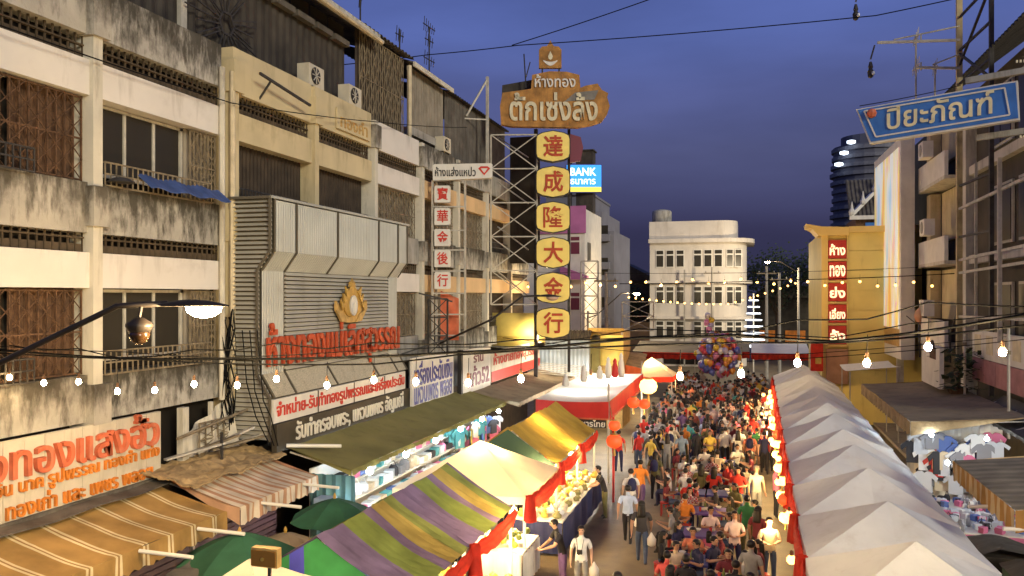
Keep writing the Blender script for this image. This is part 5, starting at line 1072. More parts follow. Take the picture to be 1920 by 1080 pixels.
# cables across the street
def cable(label, pts, r=.018, sagn=6, name='cable', m='cable'):
    P_ = []
    for i in range(len(pts)-1):
        a, c = Vector(pts[i]), Vector(pts[i+1])
        for k in range(sagn): s = k/sagn; q = a.lerp(c, s); q.z -= .06*(a-c).length*.35*4*s*(1-s)*.25; P_.append(q)
    P_.append(Vector(pts[-1])); return single(name, B().tube(P_, r, 5), M[m], label, 'cable', 'cables over the street')
K = .742
base = [(-15.73,5.83),(-12.22,5.71),(-10.05,5.75),(-6.78,5.86),(-5.17,5.97),(-3.66,6.08),(-1.76,6.29),(-.17,6.35),(1.32,6.27),(2.42,6.41),(4.06,6.72)]
base = [(x*K, 10.4, 7-(7-z)*K) for x, z in base] + [(8.4,10.4,7.6)]
cable('thickest black cable bundle crossing low over the street', base, .019)
cable('thin cable hugging the thick bundle', [(x+.1,10.35,z-.05+.05*math.sin(i*1.7)) for i, (x,y,z) in enumerate(base)], .012)
cable('thin second cable just above the thick bundle', [(x,10.3,z+.07+.05*math.sin(i*2.3)) for i, (x,y,z) in enumerate(base)], .007)
cable('high wire from the rooftops past the rusty sign badge', [(-15.85,30,16.4),(-12.1,30,16.5),(-8.4,30,16.56),(4.2,30,16.5),(9,30,17.2)], .02); cable('high wire rising to the top edge', [(-8.6,29.9,16.55),(-3.3,29.9,17.8),(2,29.9,20),(34,29,33)], .02)
cable('wire between blue sign and scaffold post', [(3.6,29.2,13.3),(8,35.4,15.2)], .015)
cable('wire strung along the upper shophouse beams', [(FX+.25,9,11.35),(FX+.25,16.5,11.5),(FX+.3,24,12.6),(FX+.3,33,14.2)], .014)
cable('wire in front of the yellow tower', [(-6,40,7.6),(2,40,7.75),(9,40,8.0)], .02); cable('lower wire in front of the yellow tower', [(0,26,5.0),(4,26,5.35),(8.3,26,5.9)], .012); cable('slack wire over the crowd end', [(-9,30,5.4),(-3,30,4.9),(2,30,5.0),(8.3,30,5.7)], .012)
for k in range(3): cable(['outer','middle','inner'][k]+' loose wire dangling down the louvred side wall', [(-11.3+.2*k,16.55,6.2),(-11.15+.22*k,16.5,5.0-.2*k),(-10.9+.2*k,16.5,4.2),(-10.4+.1*k,16.3,3.6)], .014)
tb = B()
for k in range(16):
    a = random.random()*6; tb.tube([(-11.55+.12*math.sin(a+q), 16.4+.15*math.cos(a*2+q), 4.0+2.6*q/6+.1*math.sin(a*3+q)) for q in range(7)], .012, 4)
single('cable_tangle', tb, M['cable'], 'tangle of black cables on the column left of the louvred wall', 'cable', kind='stuff')
# bulbs
bulb_me = mesh_of(B().lathe((0,0,0), [(.012,-.062),(.034,-.05),(.05,-.02),(.048,.012),(.03,.045),(.02,.062)], 10), M['bulb'], smooth=True, name='globe')
bulbl_me = bulb_me.copy(); bulbl_me.materials[0] = M['bulb_lane']; bulbw_me = bulb_me.copy(); bulbw_me.materials[0] = M['bulb_wall']
bulbf_me = mesh_of(B().ball((0,0,0), .085, 8, 5), M['bulb_far'], smooth=True, name='globe')
sock_me = mesh_of(B().lathe((0,0,.05), [(.022,0),(.028,.02),(.026,.1),(.008,.12)], 8), M['rust'], name='socket'); cord_me = mesh_of(B().tube([(0,0,.16),(.01,0,.42)], .006, 4), M['cable'], name='cord')
def bulb(loc, label, group, me=None, s=1, cord=True):
    t = thing('light_bulb', label, 'light bulb', loc, 0, group); t.scale = (s,s,s); put('globe', me or bulb_me, t); put('socket', sock_me, t)
    if cord: put('cord', cord_me, t)
near = [(-15.36,5.24),(-14.43,5.15),(-13.52,5.2),(-12.53,5.03),(-11.61,5.08),(-10.67,5.23),(-9.67,5.24),(-8.79,5.39),(-7.7,5.3),(-6.72,5.43),(-5.87,5.42),(-4.85,5.43),(-3.86,5.53),(-2.6,5.55),(-1.08,5.65),(-.09,5.72),(.79,5.92),(1.83,5.94),(2.71,6.21),(3.74,6.15)]
NUM = ordn[:13]; NUM = ['first']+NUM[1:]+['fourteenth','fifteenth','sixteenth','seventeenth','eighteenth','nineteenth','last']
for i, (x,z) in enumerate(near): bulb((x*.75,10.5,7-(7-z)*.75), NUM[i]+' bulb from the left on the nearest string across the street', 'bulbs on the near string', bulbw_me if i < 8 else (bulbl_me if i > 11 else None), .8)
cable('slim cord carrying the nearest bulbs', [(x*.75,10.5,7-(7-z)*.75+.52) for x, z in near]+[(8.4,10.5,6.9)], .01, 2)
for i in range(26): x = -11.2+i*.78; bulb((x,42,7.75+.12*math.sin(i*1.9)-.02*abs(i-13)), 'small warm bulb on the string level with the white building windows', 'bulbs on the far string', bulbf_me, .8); (lamp('far_bulb_light', (x,41.9,7.5), 260, (1,.70,.32), .08) if i%4 == 1 and x < 4.6 else None)
cable('cord of the far bulb string', [(-11.7,42,8.3),(0,42,8.15),(9,42,8.4)], .012, 10)
for i in range(24): x = -8.6+i*.52; bulb((x,62,6.9-.5*math.sin(math.pi*i/24)+(.12*max(0,i-14))), 'tiny bulb on the sagging string before the white corner building', 'bulbs on the farthest string', bulbf_me, .9, False)
# utility poles at the end of the street
for k, (x,y,h) in enumerate(((1.6,72,9.5),(2.7,74,9.0),(-9.0,54,8.6),(-3.2,81,9.8))):
    t = thing('utility_pole', ['concrete utility pole right of the white building, nearer one','concrete utility pole right of the white building, farther one','twin-armed utility pole beside the mauve shophouse','slim pole in front of the white corner building'][k], 'utility pole', (x,y,0), 0, 'utility poles')
    part('shaft', B().tube([(x,y,0),(x,y,h)],[.16,.1],8), M['concrete'], t); part('crossarm', B().bar((x-.8,y,h-.6),(x+.8,y,h-.6),.1), M['iron'], t)
    for q in (-.6,0,.6): part('insulator', B().lathe((x+q,y,h-.55),[(.05,0),(.07,.08),(.03,.16)],6), M['grey_plaster'], t)
t = thing('pedestrian_frame', 'pale steel frame tower with braces beside the far lamp', 'frame', (-9.5,56,3)); lattice('frame', t, (-11.0,55.5), (-9.8,55.5), 4.6, 9.4, 1.2, .1); lattice('frame', t, (-8.3,56.5), (-6.2,57), 4.6, 6.6, 1.0, .08)
# red lantern pole on the left of the crowd
LM = {}
def lantern_parts(t, r, m):
    key = (round(r,2), m)
    if key not in LM:
        b = B()
        LM[key] = (mesh_of(B().lathe((0,0,0), [(r*.45,-.8*r),(r*.85,-.5*r),(r,0),(r*.85,.5*r),(r*.45,.8*r)], 14), M[m], smooth=True, name='lantern_body'),
                   mesh_of(B().lathe((0,0,.78*r),[(r*.48,0),(r*.48,.12*r),(r*.1,.2*r)],10), M['gold'], name='cap'), mesh_of(B().lathe((0,0,-1.9*r),[(.03*r,0),(.2*r,.1*r),(.1*r,1.0*r),(.45*r,1.08*r)],8), M['gold'], name='tassel'))
    a, c, d = LM[key]; put('paper_body', a, t); put('cap', c, t); put('tassel', d, t)
t = thing('lantern_pole', 'red pole hung with lanterns at the corner of the red stage canopy', 'pole', (-4.35,27.6,0)); part('shaft', B().bar((-4.35,27.6,0),(-4.35,27.6,2.9),.07), M['red_vinyl'], t); part('rope', B().bar((-4.35,27.6,2.7),(-4.95,30.3,3.1),.02), M['gold'], t)
for k, (x,y,z,r,m) in enumerate(((-4.3,27.45,2.1,.27,'lantern_red'),(-4.3,27.5,2.62,.2,'lantern_red'),(-4.2,36.5,3.0,.4,'lantern_glow'),(-4.5,33.8,2.6,.26,'lantern_red'),(-4.15,34.6,2.45,.24,'lantern_red'))):
    t = thing('lantern', ['larger red lantern low on the red pole','smaller red lantern high on the red pole','big pale round lantern above the left edge of the crowd','red lantern under the side of the stage canopy','red lantern right of the stage canopy'][k], 'lantern', (x,y,z), 0, 'left lanterns'); lantern_parts(t, r, m)
names = ['red lantern','glowing yellow lantern']
for k in range(20):
    y = 20.5+k*1.35; xl = 1.02+(y-14)*.014-.22; red = k%4 == 1
    t = thing('lantern', NUM[k if k else 0]+' lantern from the bridge along the right swags, '+('red' if red else 'glowing yellow'), 'lantern', (xl+.05*math.sin(k*3),y,1.72+.12*math.sin(k*2.1)), 0, 'red lanterns of the right row' if red else 'yellow lanterns of the right row'); lantern_parts(t, .17 if red else .16, 'lantern_red' if red else 'lantern_glow')
    if k%2 == 0: lamp('lantern_light', (xl-.35,y,1.55), 110 if k < 4 else 230, (1,.66,.27), .12)
for k in range(9): bulb((.82+.12*(k%2), 16.5+k*3.4, 1.95), ordn[k]+' bare bulb inside the edge of the right tent row', 'bulbs of the right tents', bulbf_me, 1.1, False)
# balloon bunch
BAL = [plain('balloon_'+str(i), c, .25, .1, .6) for i, c in enumerate(((.60,.08,.10),(.75,.50,.05),(.35,.12,.45),(.70,.25,.42),(.15,.18,.55),(.75,.72,.70),(.75,.30,.06),(.45,.42,.60)))]
bal_me = [mesh_of(B().lathe((0,0,0), [(.012,-.27),(.03,-.24),(.1,-.18),(.19,-.04),(.215,.06),(.17,.18),(.06,.25),(.01,.26)], 10), m, smooth=True, name='balloon') for m in BAL]
bn = 0
cn = ['red','yellow','purple','pink','blue','white','orange','lilac']
for i in range(150):
    u = random.uniform(-1,1); a = random.uniform(0,6.283); rr = random.uniform(.75,1.0); zz = u
    w = 1.45*(1-.25*max(0,u))*math.sqrt(max(.02,1-u*u*.85))
    p = (-1.85+w*rr*math.cos(a), 56.4+w*rr*math.sin(a), 3.1+1.35*u)
    c = random.randrange(8); o = put('balloon', bal_me[c], None, p, (random.uniform(-.6,.6),random.uniform(-.6,.6),0)); tag(o, cn[c]+' balloon in the big bunch above the crowd', 'balloon', cn[c]+' balloons in the bunch')
for k, (x,z,c) in enumerate(((-2.45,4.75,3),(-2.6,5.2,3),(-2.3,5.35,1),(-2.55,5.65,5),(-2.35,5.0,7))): o = put('balloon', bal_me[c], None, (x,56.4,z), (random.uniform(-.5,.5),.5,0)); tag(o, ['pink balloon lowest in the column on top of the bunch','second pink balloon in the column on top of the bunch','yellow balloon in the column on top of the bunch','white balloon crowning the bunch','lilac balloon in the column on top of the bunch'][k], 'balloon', 'balloons on top')
b = B()
for i in range(40): a = random.random()*6.3; b.tube([(-1.85+.9*math.cos(a)*random.random(),56.4+.9*math.sin(a)*random.random(),3.0),(-1.85,56.4,1.2)],.006,3)
for k, (x,y) in enumerate(((7.6,33.0),(7.75,28.4))):
    t = thing('awning_post', ['thinner pale post standing through the dark awnings','taller pale post at the right edge'][k], 'post', (x,y,2.6), 0, 'pale posts'); part('shaft', B().tube([(x,y,2.6),(x,y,5.6+.4*k)],.045,8), M['pale_iron'], t); part('clamp', B().lathe((x,y,5.2),[(.07,0),(.07,.12)],8), M['iron'], t)
single('balloon_strings', b, M['cable'], 'gathered strings of the balloon bunch', 'string', kind='stuff')
t = thing('light_tree', 'white-lit decorative stand right of the balloons at the street end', 'decoration', (.6,78,0)); part('mast', B().bar((.6,78,0),(.6,78,7.2),.1), M['tube_white'], t)
for k in range(8): part('lit_ring', B().tube([(.6+(1.1-.1*k)*math.cos(q*.628), 78+(1.1-.1*k)*math.sin(q*.628), 2.4+.6*k) for q in range(11)], .06, 5), emit('cool_ring', (.85,.92,1), 2.0), t)
# ================================================================== people
SKIN = [mat('skin_%d' % i, c, .55, .08, 8) for i, c in enumerate(((.46,.26,.16),(.38,.20,.12),(.55,.33,.22)))]
HAIR = mat('black_hair', (.014,.011,.009), .45, .3, 30); GREYH = mat('grey_hair', (.22,.19,.17), .6)
SHOE = plain('dark_shoe', (.03,.028,.026), .6); EYE = plain('eye_dark', (.01,.008,.008), .4); LIP = plain('lip', (.30,.10,.08), .5)
CL = {n: mat('cloth_'+n, c, .85, .18, 7, bump=.25, bscale=14) for n, c in dict(white=(.68,.66,.62),cream=(.62,.54,.38),black=(.022,.02,.024),charcoal=(.05,.045,.045),grey=(.26,.25,.24),greypat=(.38,.38,.33),paleblue=(.42,.50,.66),bluegrey=(.20,.26,.33),
    red=(.50,.035,.025),coral=(.58,.09,.08),orange=(.62,.20,.03),salmon=(.60,.20,.12),peach=(.68,.56,.38),pink=(.60,.13,.22),palepink=(.66,.52,.52),maroon=(.15,.025,.035),green=(.05,.22,.07),olive=(.13,.12,.05),yellow=(.64,.45,.08),navy=(.025,.028,.08),denim=(.07,.10,.17),purple=(.14,.08,.20),teal=(.05,.22,.24)).items()}
def print_cloth(name, kind, a, c, sc_):
    m, nt, b, N, L = nodes('cloth_'+name); b.inputs['Roughness'].default_value = .85; tc_ = N.new('ShaderNodeTexCoord')
    if kind == 'check': x = N.new('ShaderNodeTexChecker'); x.inputs['Scale'].default_value = sc_; x.inputs['Color1'].default_value = a+(1,); x.inputs['Color2'].default_value = c+(1,); L.new(tc_.outputs['Object'], x.inputs['Vector']); o = x.outputs['Color']
    else:
        x = N.new('ShaderNodeTexWave' if kind == 'stripe' else 'ShaderNodeTexNoise'); x.inputs['Scale'].default_value = sc_; L.new(tc_.outputs['Object'], x.inputs['Vector'])
        if kind == 'stripe': x.bands_direction = 'Z'
        r = N.new('ShaderNodeValToRGB'); r.color_ramp.interpolation = 'CONSTANT'; r.color_ramp.elements[0].color = a+(1,); r.color_ramp.elements[1].position = .52; r.color_ramp.elements[1].color = c+(1,); L.new(x.outputs['Fac'], r.inputs[0]); o = r.outputs[0]
    L.new(o, b.inputs['Base Color']); return m
CL['check'] = print_cloth('check','check',(.40,.06,.05),(.55,.50,.45),18); CL['stripe'] = print_cloth('stripe','stripe',(.05,.06,.14),(.60,.58,.55),7); CL['floral'] = print_cloth('floral','floral',(.10,.12,.20),(.60,.35,.30),14)
def pose_def(name):
    p = dict(pel=.90, lean=0, arms=[((.24,.03,1.10),(.25,-.05,.87)),((-.24,.03,1.10),(-.25,-.05,.87))], knees=[(.10,-.01,.48),(-.10,-.01,.48)], ank=[(.11,.02,.085),(-.11,.02,.085)])
    if name == 'walk': p.update(knees=[(.095,-.16,.50),(-.095,.03,.47)], ank=[(.095,-.20,.09),(-.095,.28,.15)], arms=[((.235,.12,1.11),(.24,.16,.88)),((-.235,-.06,1.10),(-.23,-.22,.92))])
    if name == 'hold': p.update(arms=[((.25,.0,1.10),(.10,-.26,1.12)),((-.25,.0,1.10),(-.09,-.27,1.10))])
    if name == 'reach': p.update(lean=-.16, arms=[((.24,-.22,1.12),(.20,-.46,1.05)),((-.24,-.18,1.10),(-.16,-.42,.98))])
    if name == 'raise': p.update(arms=[((.26,-.16,1.30),(.12,-.28,1.52)),((-.24,.03,1.10),(-.25,-.05,.87))])
    if name == 'sit': p.update(pel=.50, lean=-.06, knees=[(.13,-.42,.50),(-.12,-.42,.50)], ank=[(.12,-.40,.085),(-.14,-.36,.085)], arms=[((.25,-.08,.72),(.12,-.34,.80)),((-.25,-.06,.71),(-.14,-.32,.79))])
    return p
def build_body(name, style=''):
    P = pose_def(name); dz = P['pel']-.90; ln = P['lean']
    V = []; RAD = []; E = []; TAGS = []
    def v(co, r): V.append(Vector(co)); RAD.append(r if isinstance(r, tuple) else (r,r)); return len(V)-1
    def e(a, b_, tg): E.append((a,b_)); TAGS.append(tg)
    def up(x, y, z): return (x, y+ln*max(0,(z-.9))/.5, z+dz)
    pel = v(up(0,0,.92), (.165,.115)); wai = v(up(0,0,1.08), (.140,.105)); che = v(up(0,.01,1.27), (.165,.115)); nb = v(up(0,.012,1.385), (.085,.075))
    nk = v(up(0,.0,1.45), .050); jw = v(up(0,-.018,1.505), (.060,.068)); hm = v(up(0,-.008,1.585), (.076,.090)); ht = v(up(0,.004,1.652), (.052,.06))
    e(pel,wai,1); e(wai,che,1); e(che,nb,1); e(nb,nk,0); e(nk,jw,0); e(jw,hm,0); e(hm,ht,0)
    for k, s in ((0,1),(1,-1)):
        (ex,ey,ez),(wx,wy,wz) = P['arms'][k]
        sit = name == 'sit'; off = 0 if sit else 0
        El = Vector((ex, ey+ln*.4*(not sit), ez)); Wr = Vector((wx, wy+ln*.4*(not sit), wz)); S = Vector(up(.165*s,.012,1.345))
        sh = v(S, .066); sl = v(S.lerp(El,.62), .060); el = v(El, .041); fo = v(El.lerp(Wr,.4), .040); wr = v(Wr, .027)
        ls = 1 if 'l' in style else 0; e(che,sh,1); e(sh,sl,1); e(sl,el,ls); e(el,fo,ls); e(fo,wr,ls)
        d = (Wr-El).normalized(); side = Vector((0,1,0)) if abs(d.z) > .7 else Vector((1,0,0)); side = (side - d*side.dot(d)).normalized()
        pm = v(Wr+d*.055, (.034,.034)); e(wr,pm,0); inn = d.cross(side)*(.35)
        for q, (o_, l_) in enumerate(((-.027,.062),(-.009,.073),(.009,.068),(.027,.052))):
            a = v(Wr+d*.085+side*o_, .0095); b_ = v(Wr+d*(.085+l_*.55)+side*o_*1.25+inn*.02, .0088); c = v(Wr+d*(.085+l_)+side*o_*1.3+inn*.06, .0075); e(pm,a,0); e(a,b_,0); e(b_,c,0)
        a = v(Wr+d*.045-side*.04, .010); b_ = v(Wr+d*.085-side*.058+inn*.03, .009); e(pm,a,0); e(a,b_,0)
        hp = v((.088*s,0,.87+dz), .098); kn = v(P['knees'][k], .064); A = Vector(P['ank'][k]); K_ = Vector(P['knees'][k]); ca = v(K_.lerp(A,.35), .060); an = v(A, .043)
        sk = 0 if 's' in style else 2; e(pel,hp,2); e(hp,kn,2); e(kn,ca,sk); e(ca,an,sk)
        fd = Vector((.02*s,-1,0)); tilt = .10 if A.z > .12 else 0; hl = v(A+Vector((0,.03,-.045)), .036); to = v(A+fd*.12+Vector((0,0,-.045-tilt*.3)), (.042,.034)); e(an,hl,3); e(an,to,3)
    me = bpy.data.meshes.new('sk'); me.from_pydata(V, E, []); o = bpy.data.objects.new('sk', me); COL.objects.link(o)
    md = o.modifiers.new('s','SKIN'); md.use_smooth_shade = True; md.branch_smoothing = .6
    for i, sv in enumerate(me.skin_vertices[0].data): sv.radius = RAD[i]; sv.use_root = i == 0
    ss = o.modifiers.new('u','SUBSURF'); ss.levels = 1 if 'f' in style else 2; ss.render_levels = ss.levels
    dg = bpy.context.evaluated_depsgraph_get(); m2 = bpy.data.meshes.new_from_object(o.evaluated_get(dg)); bpy.data.objects.remove(o)
    segs = [(V[a],V[b_],t,(RAD[a][0]+RAD[b_][0])/2) for (a,b_), t in zip(E,TAGS)]
    mi = []
    for pl in m2.polygons:
        c = pl.center; best = 9; bt = 0
        for a, b_, t, rr in segs:
            ab = b_-a; s = max(0,min(1,(c-a).dot(ab)/max(1e-9,ab.length_squared))); dd = (c-(a+ab*s)).length-rr*.9
            if dd < best: best = dd; bt = t
        if bt == 2 and c.z > P['pel']-.02 and name != 'sit': bt = 1
        mi.append(bt)
    bm = bmesh.new(); bm.from_mesh(m2)
    for f, t in zip(bm.faces, mi): f.material_index = t; f.smooth = True
    hy = ln*.685/.5; hz = dz
    for x in (-.031,.031): 
        r_ = bmesh.ops.create_cube(bm, size=1, matrix=Matrix.Translation((x,-.096+hy,1.592+hz)) @ Matrix.Diagonal((.024,.012,.011,1)))
        for f in {f for q in r_['verts'] for f in q.link_faces}: f.material_index = 4
    r_ = bmesh.ops.create_cone(bm, segments=5, radius1=.017, radius2=.005, depth=.05, matrix=Matrix.Translation((0,-.1+hy,1.568+hz)) @ Matrix.Rotation(R(20),4,'X'))
    r_ = bmesh.ops.create_cube(bm, size=1, matrix=Matrix.Translation((0,-.084+hy,1.527+hz)) @ Matrix.Diagonal((.042,.012,.01,1)))
    for f in {f for q in r_['verts'] for f in q.link_faces}: f.material_index = 5
    for x in (-.078,.078): bmesh.ops.create_cube(bm, size=1, matrix=Matrix.Translation((x,.0+hy,1.575+hz)) @ Matrix.Diagonal((.016,.035,.055,1)))
    out = bpy.data.meshes.new('body_'+name)
    bm.to_mesh(out); bm.free()
    for k in range(6): out.materials.append([SKIN[0],CL['white'],CL['black'],SHOE,EYE,LIP][k])
    return out, Vector((0,hy,hz))
def hair_mesh(kind):
    b = B(); nu, nv = 18, 12; vs = []; c = Vector((0,.004,1.59))
    def rad(th, ph): return Vector((.092*math.sin(th)*math.sin(ph), -.105*math.sin(th)*math.cos(ph), .092*math.cos(th)))
    idx = {}
    for i in range(nv+1):
        for j in range(nu):
            ph = 2*math.pi*j/nu; front = (1+math.cos(ph))/2
            mx_ = R(68) if front > .78 else (R(104) if front > .45 else R(135)); th = mx_*max(.02,i/nv)
            p = c+rad(th,ph)*(1+.03*noise.noise(Vector((i*.7,j*.9,1)))); 
            idx[i,j] = len(vs); vs.append(p)
    b.add(vs, [(idx[i,j],idx[i,(j+1)%nu],idx[i+1,(j+1)%nu],idx[i+1,j]) for i in range(nv) for j in range(nu)])
    if kind == 'long': b.grid(lambda s,t: (.088*math.sin((s-.5)*3.4)*(1+.25*t), .075+.03*math.cos((s-.5)*3.4)+.03*t-.07*abs(2*s-1)**2, 1.60-.33*t), 10, 6, 0, (0,.02,0))
    if kind == 'bun': b.ball((0,.115,1.62), .05, 10, 6)
    return b
BODY = {n+st: build_body(n, st) for n, st in (('stand',''),('stand','l'),('walk',''),('walk','l'),('walk','s'),('stand','s'),('hold',''),('hold','l'),('reach',''),('raise',''),('sit',''),('sit','l'),('stand','f'),('walk','fl'))}
HM = {(k,g): mesh_of(hair_mesh(k), g_, smooth=True, name='hair') for k in ('short','long','bun') for g, g_ in (('black',HAIR),('grey',GREYH))}
def person(x, y, pose, shirt, pants, hair, face, label, group, s=1.0, z=0, hc='black', skin=None):
    me, ho = BODY[pose]; o = put('person', me, None, (x,y,z), (0,0,R(face)), (s*random.uniform(.94,1.08),s,s)); tag(o, label, 'person', group)
    for i, m in enumerate((SKIN[random.randrange(3) if skin is None else skin], CL[shirt], CL[pants])):
        o.material_slots[i].link = 'OBJECT'; o.material_slots[i].material = m
    put('hair', HM[hair,hc], o, ho); return o
PEOPLE = [
(-4.29, 25.5, 'reach', 'black', 'olive', 'short', -70, 'man in a black T-shirt reaching over the snack table'),
(-3.22, 23.01, 'walk', 'paleblue', 'black', 'short', 180, 'man in a pale blue shirt walking away up the empty left lane'),
(-2.63, 21.37, 'walk', 'charcoal', 'denim', 'long', 185, 'long-haired woman in dark top and jeans walking away with a white bag'),
(-3.33, 26.74, 'walk', 'orange', 'purple', 'short', 170, 'person in an orange shirt walking away behind the pale blue shirt'),
(-3.44, 25.25, 'stand', 'white', 'grey', 'short', 200, 'person in white just left of the orange shirt'),
(-3.01, 28.26, 'stand', 'olive', 'black', 'long', 170, 'long-haired woman in an olive top in the left lane'),
(-0.26, 26.41, 'hold', 'red', 'denim', 'short', -15, 'man in a red T-shirt facing the bridge beside the tables'),
(0.29, 26.73, 'stand', 'greypat', 'grey', 'bun', 20, 'grey-haired woman in a pale grey dress top beside the red T-shirt'),
(0.89, 27.07, 'hold', 'pink', 'black', 'short', 100, 'woman in a pink shirt and black trousers at the right tents'),
(0.01, 22.72, 'stand', 'green', 'olive', 'bun', 180, 'woman in a green top standing between the tables'),
(0.28, 21.65, 'stand', 'maroon', 'black', 'long', 150, 'dark-haired woman in maroon beside the green top'),
(-0.29, 21.0, 'hold', 'palepink', 'navy', 'short', 5, 'woman in a pale pink blouse and navy trousers holding a plate'),
(0.52, 20.62, 'hold', 'peach', 'denim', 'short', 10, 'man in a peach shirt and jeans near the right tents, facing the bridge'),
(-3.69, 18.65, 'stand', 'white', 'grey', 'short', 8, 'man in a white T-shirt with a camera on his chest'),
(-4.23, 19.11, 'reach', 'black', 'purple', 'short', -60, 'person in black bending over the fruit stand'),
(0.09, 18.57, 'stand', 'grey', 'black', 'short', 160, 'person in a grey top at the right end of the front table'),
(-4.89, 32.36, 'stand', 'red', 'navy', 'short', 180, 'person in a red shirt by the red lantern pole'),
(-4.33, 33.92, 'stand', 'grey', 'black', 'short', 175, 'person in a grey shirt under the stage canopy corner'),
(-3.76, 34.08, 'stand', 'black', 'black', 'short', 185, 'person in black right of the grey shirt near the stage'),
(-3.33, 33.92, 'walk', 'orange', 'grey', 'short', 180, 'person in bright orange in the left half of the crowd edge'),
(-2.95, 33.74, 'stand', 'cream', 'black', 'short', 175, 'person in cream with a dark shoulder bag at the crowd edge'),
(-2.47, 32.79, 'stand', 'bluegrey', 'denim', 'short', 190, 'person in blue-grey at the crowd edge'),
(-1.99, 34.02, 'stand', 'green', 'navy', 'short', 170, 'person in a green shirt at the crowd edge'),
(-0.84, 34.35, 'stand', 'white', 'black', 'short', 180, 'tall person in white standing behind the far tables'),
(-0.33, 33.67, 'stand', 'white', 'grey', 'long', 175, 'long-haired person in white beside the tall one'),
(0.12, 33.53, 'stand', 'salmon', 'black', 'short', 180, 'person in salmon with a dark bag near the right lanterns'),
(0.85, 34.01, 'stand', 'red', 'black', 'long', 185, 'woman in red by the right-hand lanterns'),
(-1.41, 33.36, 'hold', 'yellow', 'black', 'short', 20, 'person in yellow facing the bridge in the crowd edge'),
(-2.45, 27.51, 'sit', 'white', 'navy', 'short', -90, 'seated person, white shirt, left end of the middle table'),
(-1.96, 27.65, 'sit', 'white', 'black', 'short', 180, 'seated person, white shirt seen from behind at the middle table'),
(-1.74, 26.14, 'sit', 'red', 'black', 'short', 175, 'seated person, red top seen from behind at the middle table'),
(-1.07, 28.17, 'sit', 'red', 'black', 'long', 165, 'seated person, large red jacket at the middle table'),
(-1.71, 24.07, 'sit', 'orange', 'denim', 'short', 180, 'seated person, round-backed person in orange seen from behind'),
(-0.97, 22.91, 'sit', 'palepink', 'navy', 'short', 20, 'seated person, pale pink top at the purple table'),
(-0.94, 21.69, 'sit', 'pink', 'denim', 'long', 180, 'seated person, small figure in bright pink at the purple table'),
(-1.28, 20.77, 'sit', 'salmon', 'black', 'short', 0, 'seated person, person in salmon facing the bridge at the front table'),
(-1.64, 19.47, 'sit', 'peach', 'denim', 'short', 40, 'seated person, person in peach at the left of the front table'),
(-1.72, 18.53, 'sit', 'coral', 'black', 'short', 180, 'seated person, coral-red shirt seen from behind at the front left'),
(-1.3, 18.37, 'sit', 'black', 'black', 'short', 175, 'seated person, black top seen from behind at the front'),
(-0.4, 19.19, 'sit', 'maroon', 'black', 'short', 0, 'seated person, dark maroon top facing the bridge at the front'),
(-0.05, 19.21, 'sit', 'white', 'navy', 'short', 15, 'seated person, white shirt at the right of the front table'),
(-0.72, 17.49, 'sit', 'peach', 'black', 'short', 180, 'seated person, head of a person at the bottom edge, centre'),
(-0.23, 18.27, 'sit', 'black', 'orange', 'short', 180, 'seated person, black top at the bottom right of the tables'),
(-2.4, 15.75, 'stand', 'charcoal', 'black', 'long', 180, 'head showing alone at the bottom edge, left lane'),
(-1.07, 19.72, 'sit', 'navy', 'denim', 'short', -60, 'seated person, navy top in the middle of the front table'),
(-0.82, 20.1, 'sit', 'navy', 'black', 'short', 60, 'seated person, second navy top at the right of the front table'),
(-1.55, 31.98, 'sit', 'white', 'black', 'short', 10, 'seated person, white top at the far table facing the bridge'),
(-0.38, 32.79, 'sit', 'white', 'black', 'short', 20, 'seated person, white shirt at the right of the far table'),
(0.02, 30.28, 'sit', 'cream', 'denim', 'long', -20, 'seated person, child in cream by the far table'),
(-2.27, 30.13, 'sit', 'white', 'navy', 'long', 60, 'seated person, white top at the left of the far table'),
(-1.05, 31.23, 'sit', 'peach', 'navy', 'short', 180, 'seated person, peach top seen from behind at the far table'),
(-1.57, 25.58, 'sit', 'maroon', 'black', 'short', 90, 'seated person, maroon top beside the red ones'),
(-0.85, 25.42, 'sit', 'charcoal', 'black', 'short', -80, 'seated person, charcoal top right of the red jacket'),
(-1.92, 22.52, 'sit', 'grey', 'black', 'short', -90, 'seated person, grey top left of the purple table'),
]

for i, (x,y,pose,sh,pa,ha,fa,lab_) in enumerate(PEOPLE):
    person(x, y, pose, sh, pa, ha, fa, lab_, 'people among the tables' if pose == 'sit' else 'people standing in the near street', 1.0 if 'child' not in lab_ and 'small figure' not in lab_ else .72, 0, 'grey' if 'grey-haired' in lab_ else 'black')
# camera of the man in white, plastic bags
t = thing('photo_camera', 'black camera hanging on the chest of the man in the white T-shirt', 'camera', (-3.70,18.50,1.08))
part('body', B().box(-3.76,-3.64,18.46,18.52,1.06,1.15), M['black_paint'], t); part('lens', B().tube([(-3.70,18.46,1.10),(-3.70,18.40,1.10)],.035,10), M['black_paint'], t)
for s_ in (-1,1): part('strap', B().bar((-3.70+.05*s_,18.50,1.14),(-3.69+.085*s_,18.525,1.40),.018,.006), M['black_paint'], t)
for k, (x,y) in enumerate(((-2.37,21.3),(-2.93,22.95),(-3.38,18.6))): single('plastic_bag', B().lathe((x,y,.52),[(.04,0),(.11,.04),(.12,.2),(.05,.3),(.015,.36)],9,0,1,.6), M['sign_white'], ['white plastic bag carried by the woman in the dark top','white plastic bag carried by the man in pale blue','white plastic bag beside the man with the camera'][k], 'bag', 'carried bags', True)
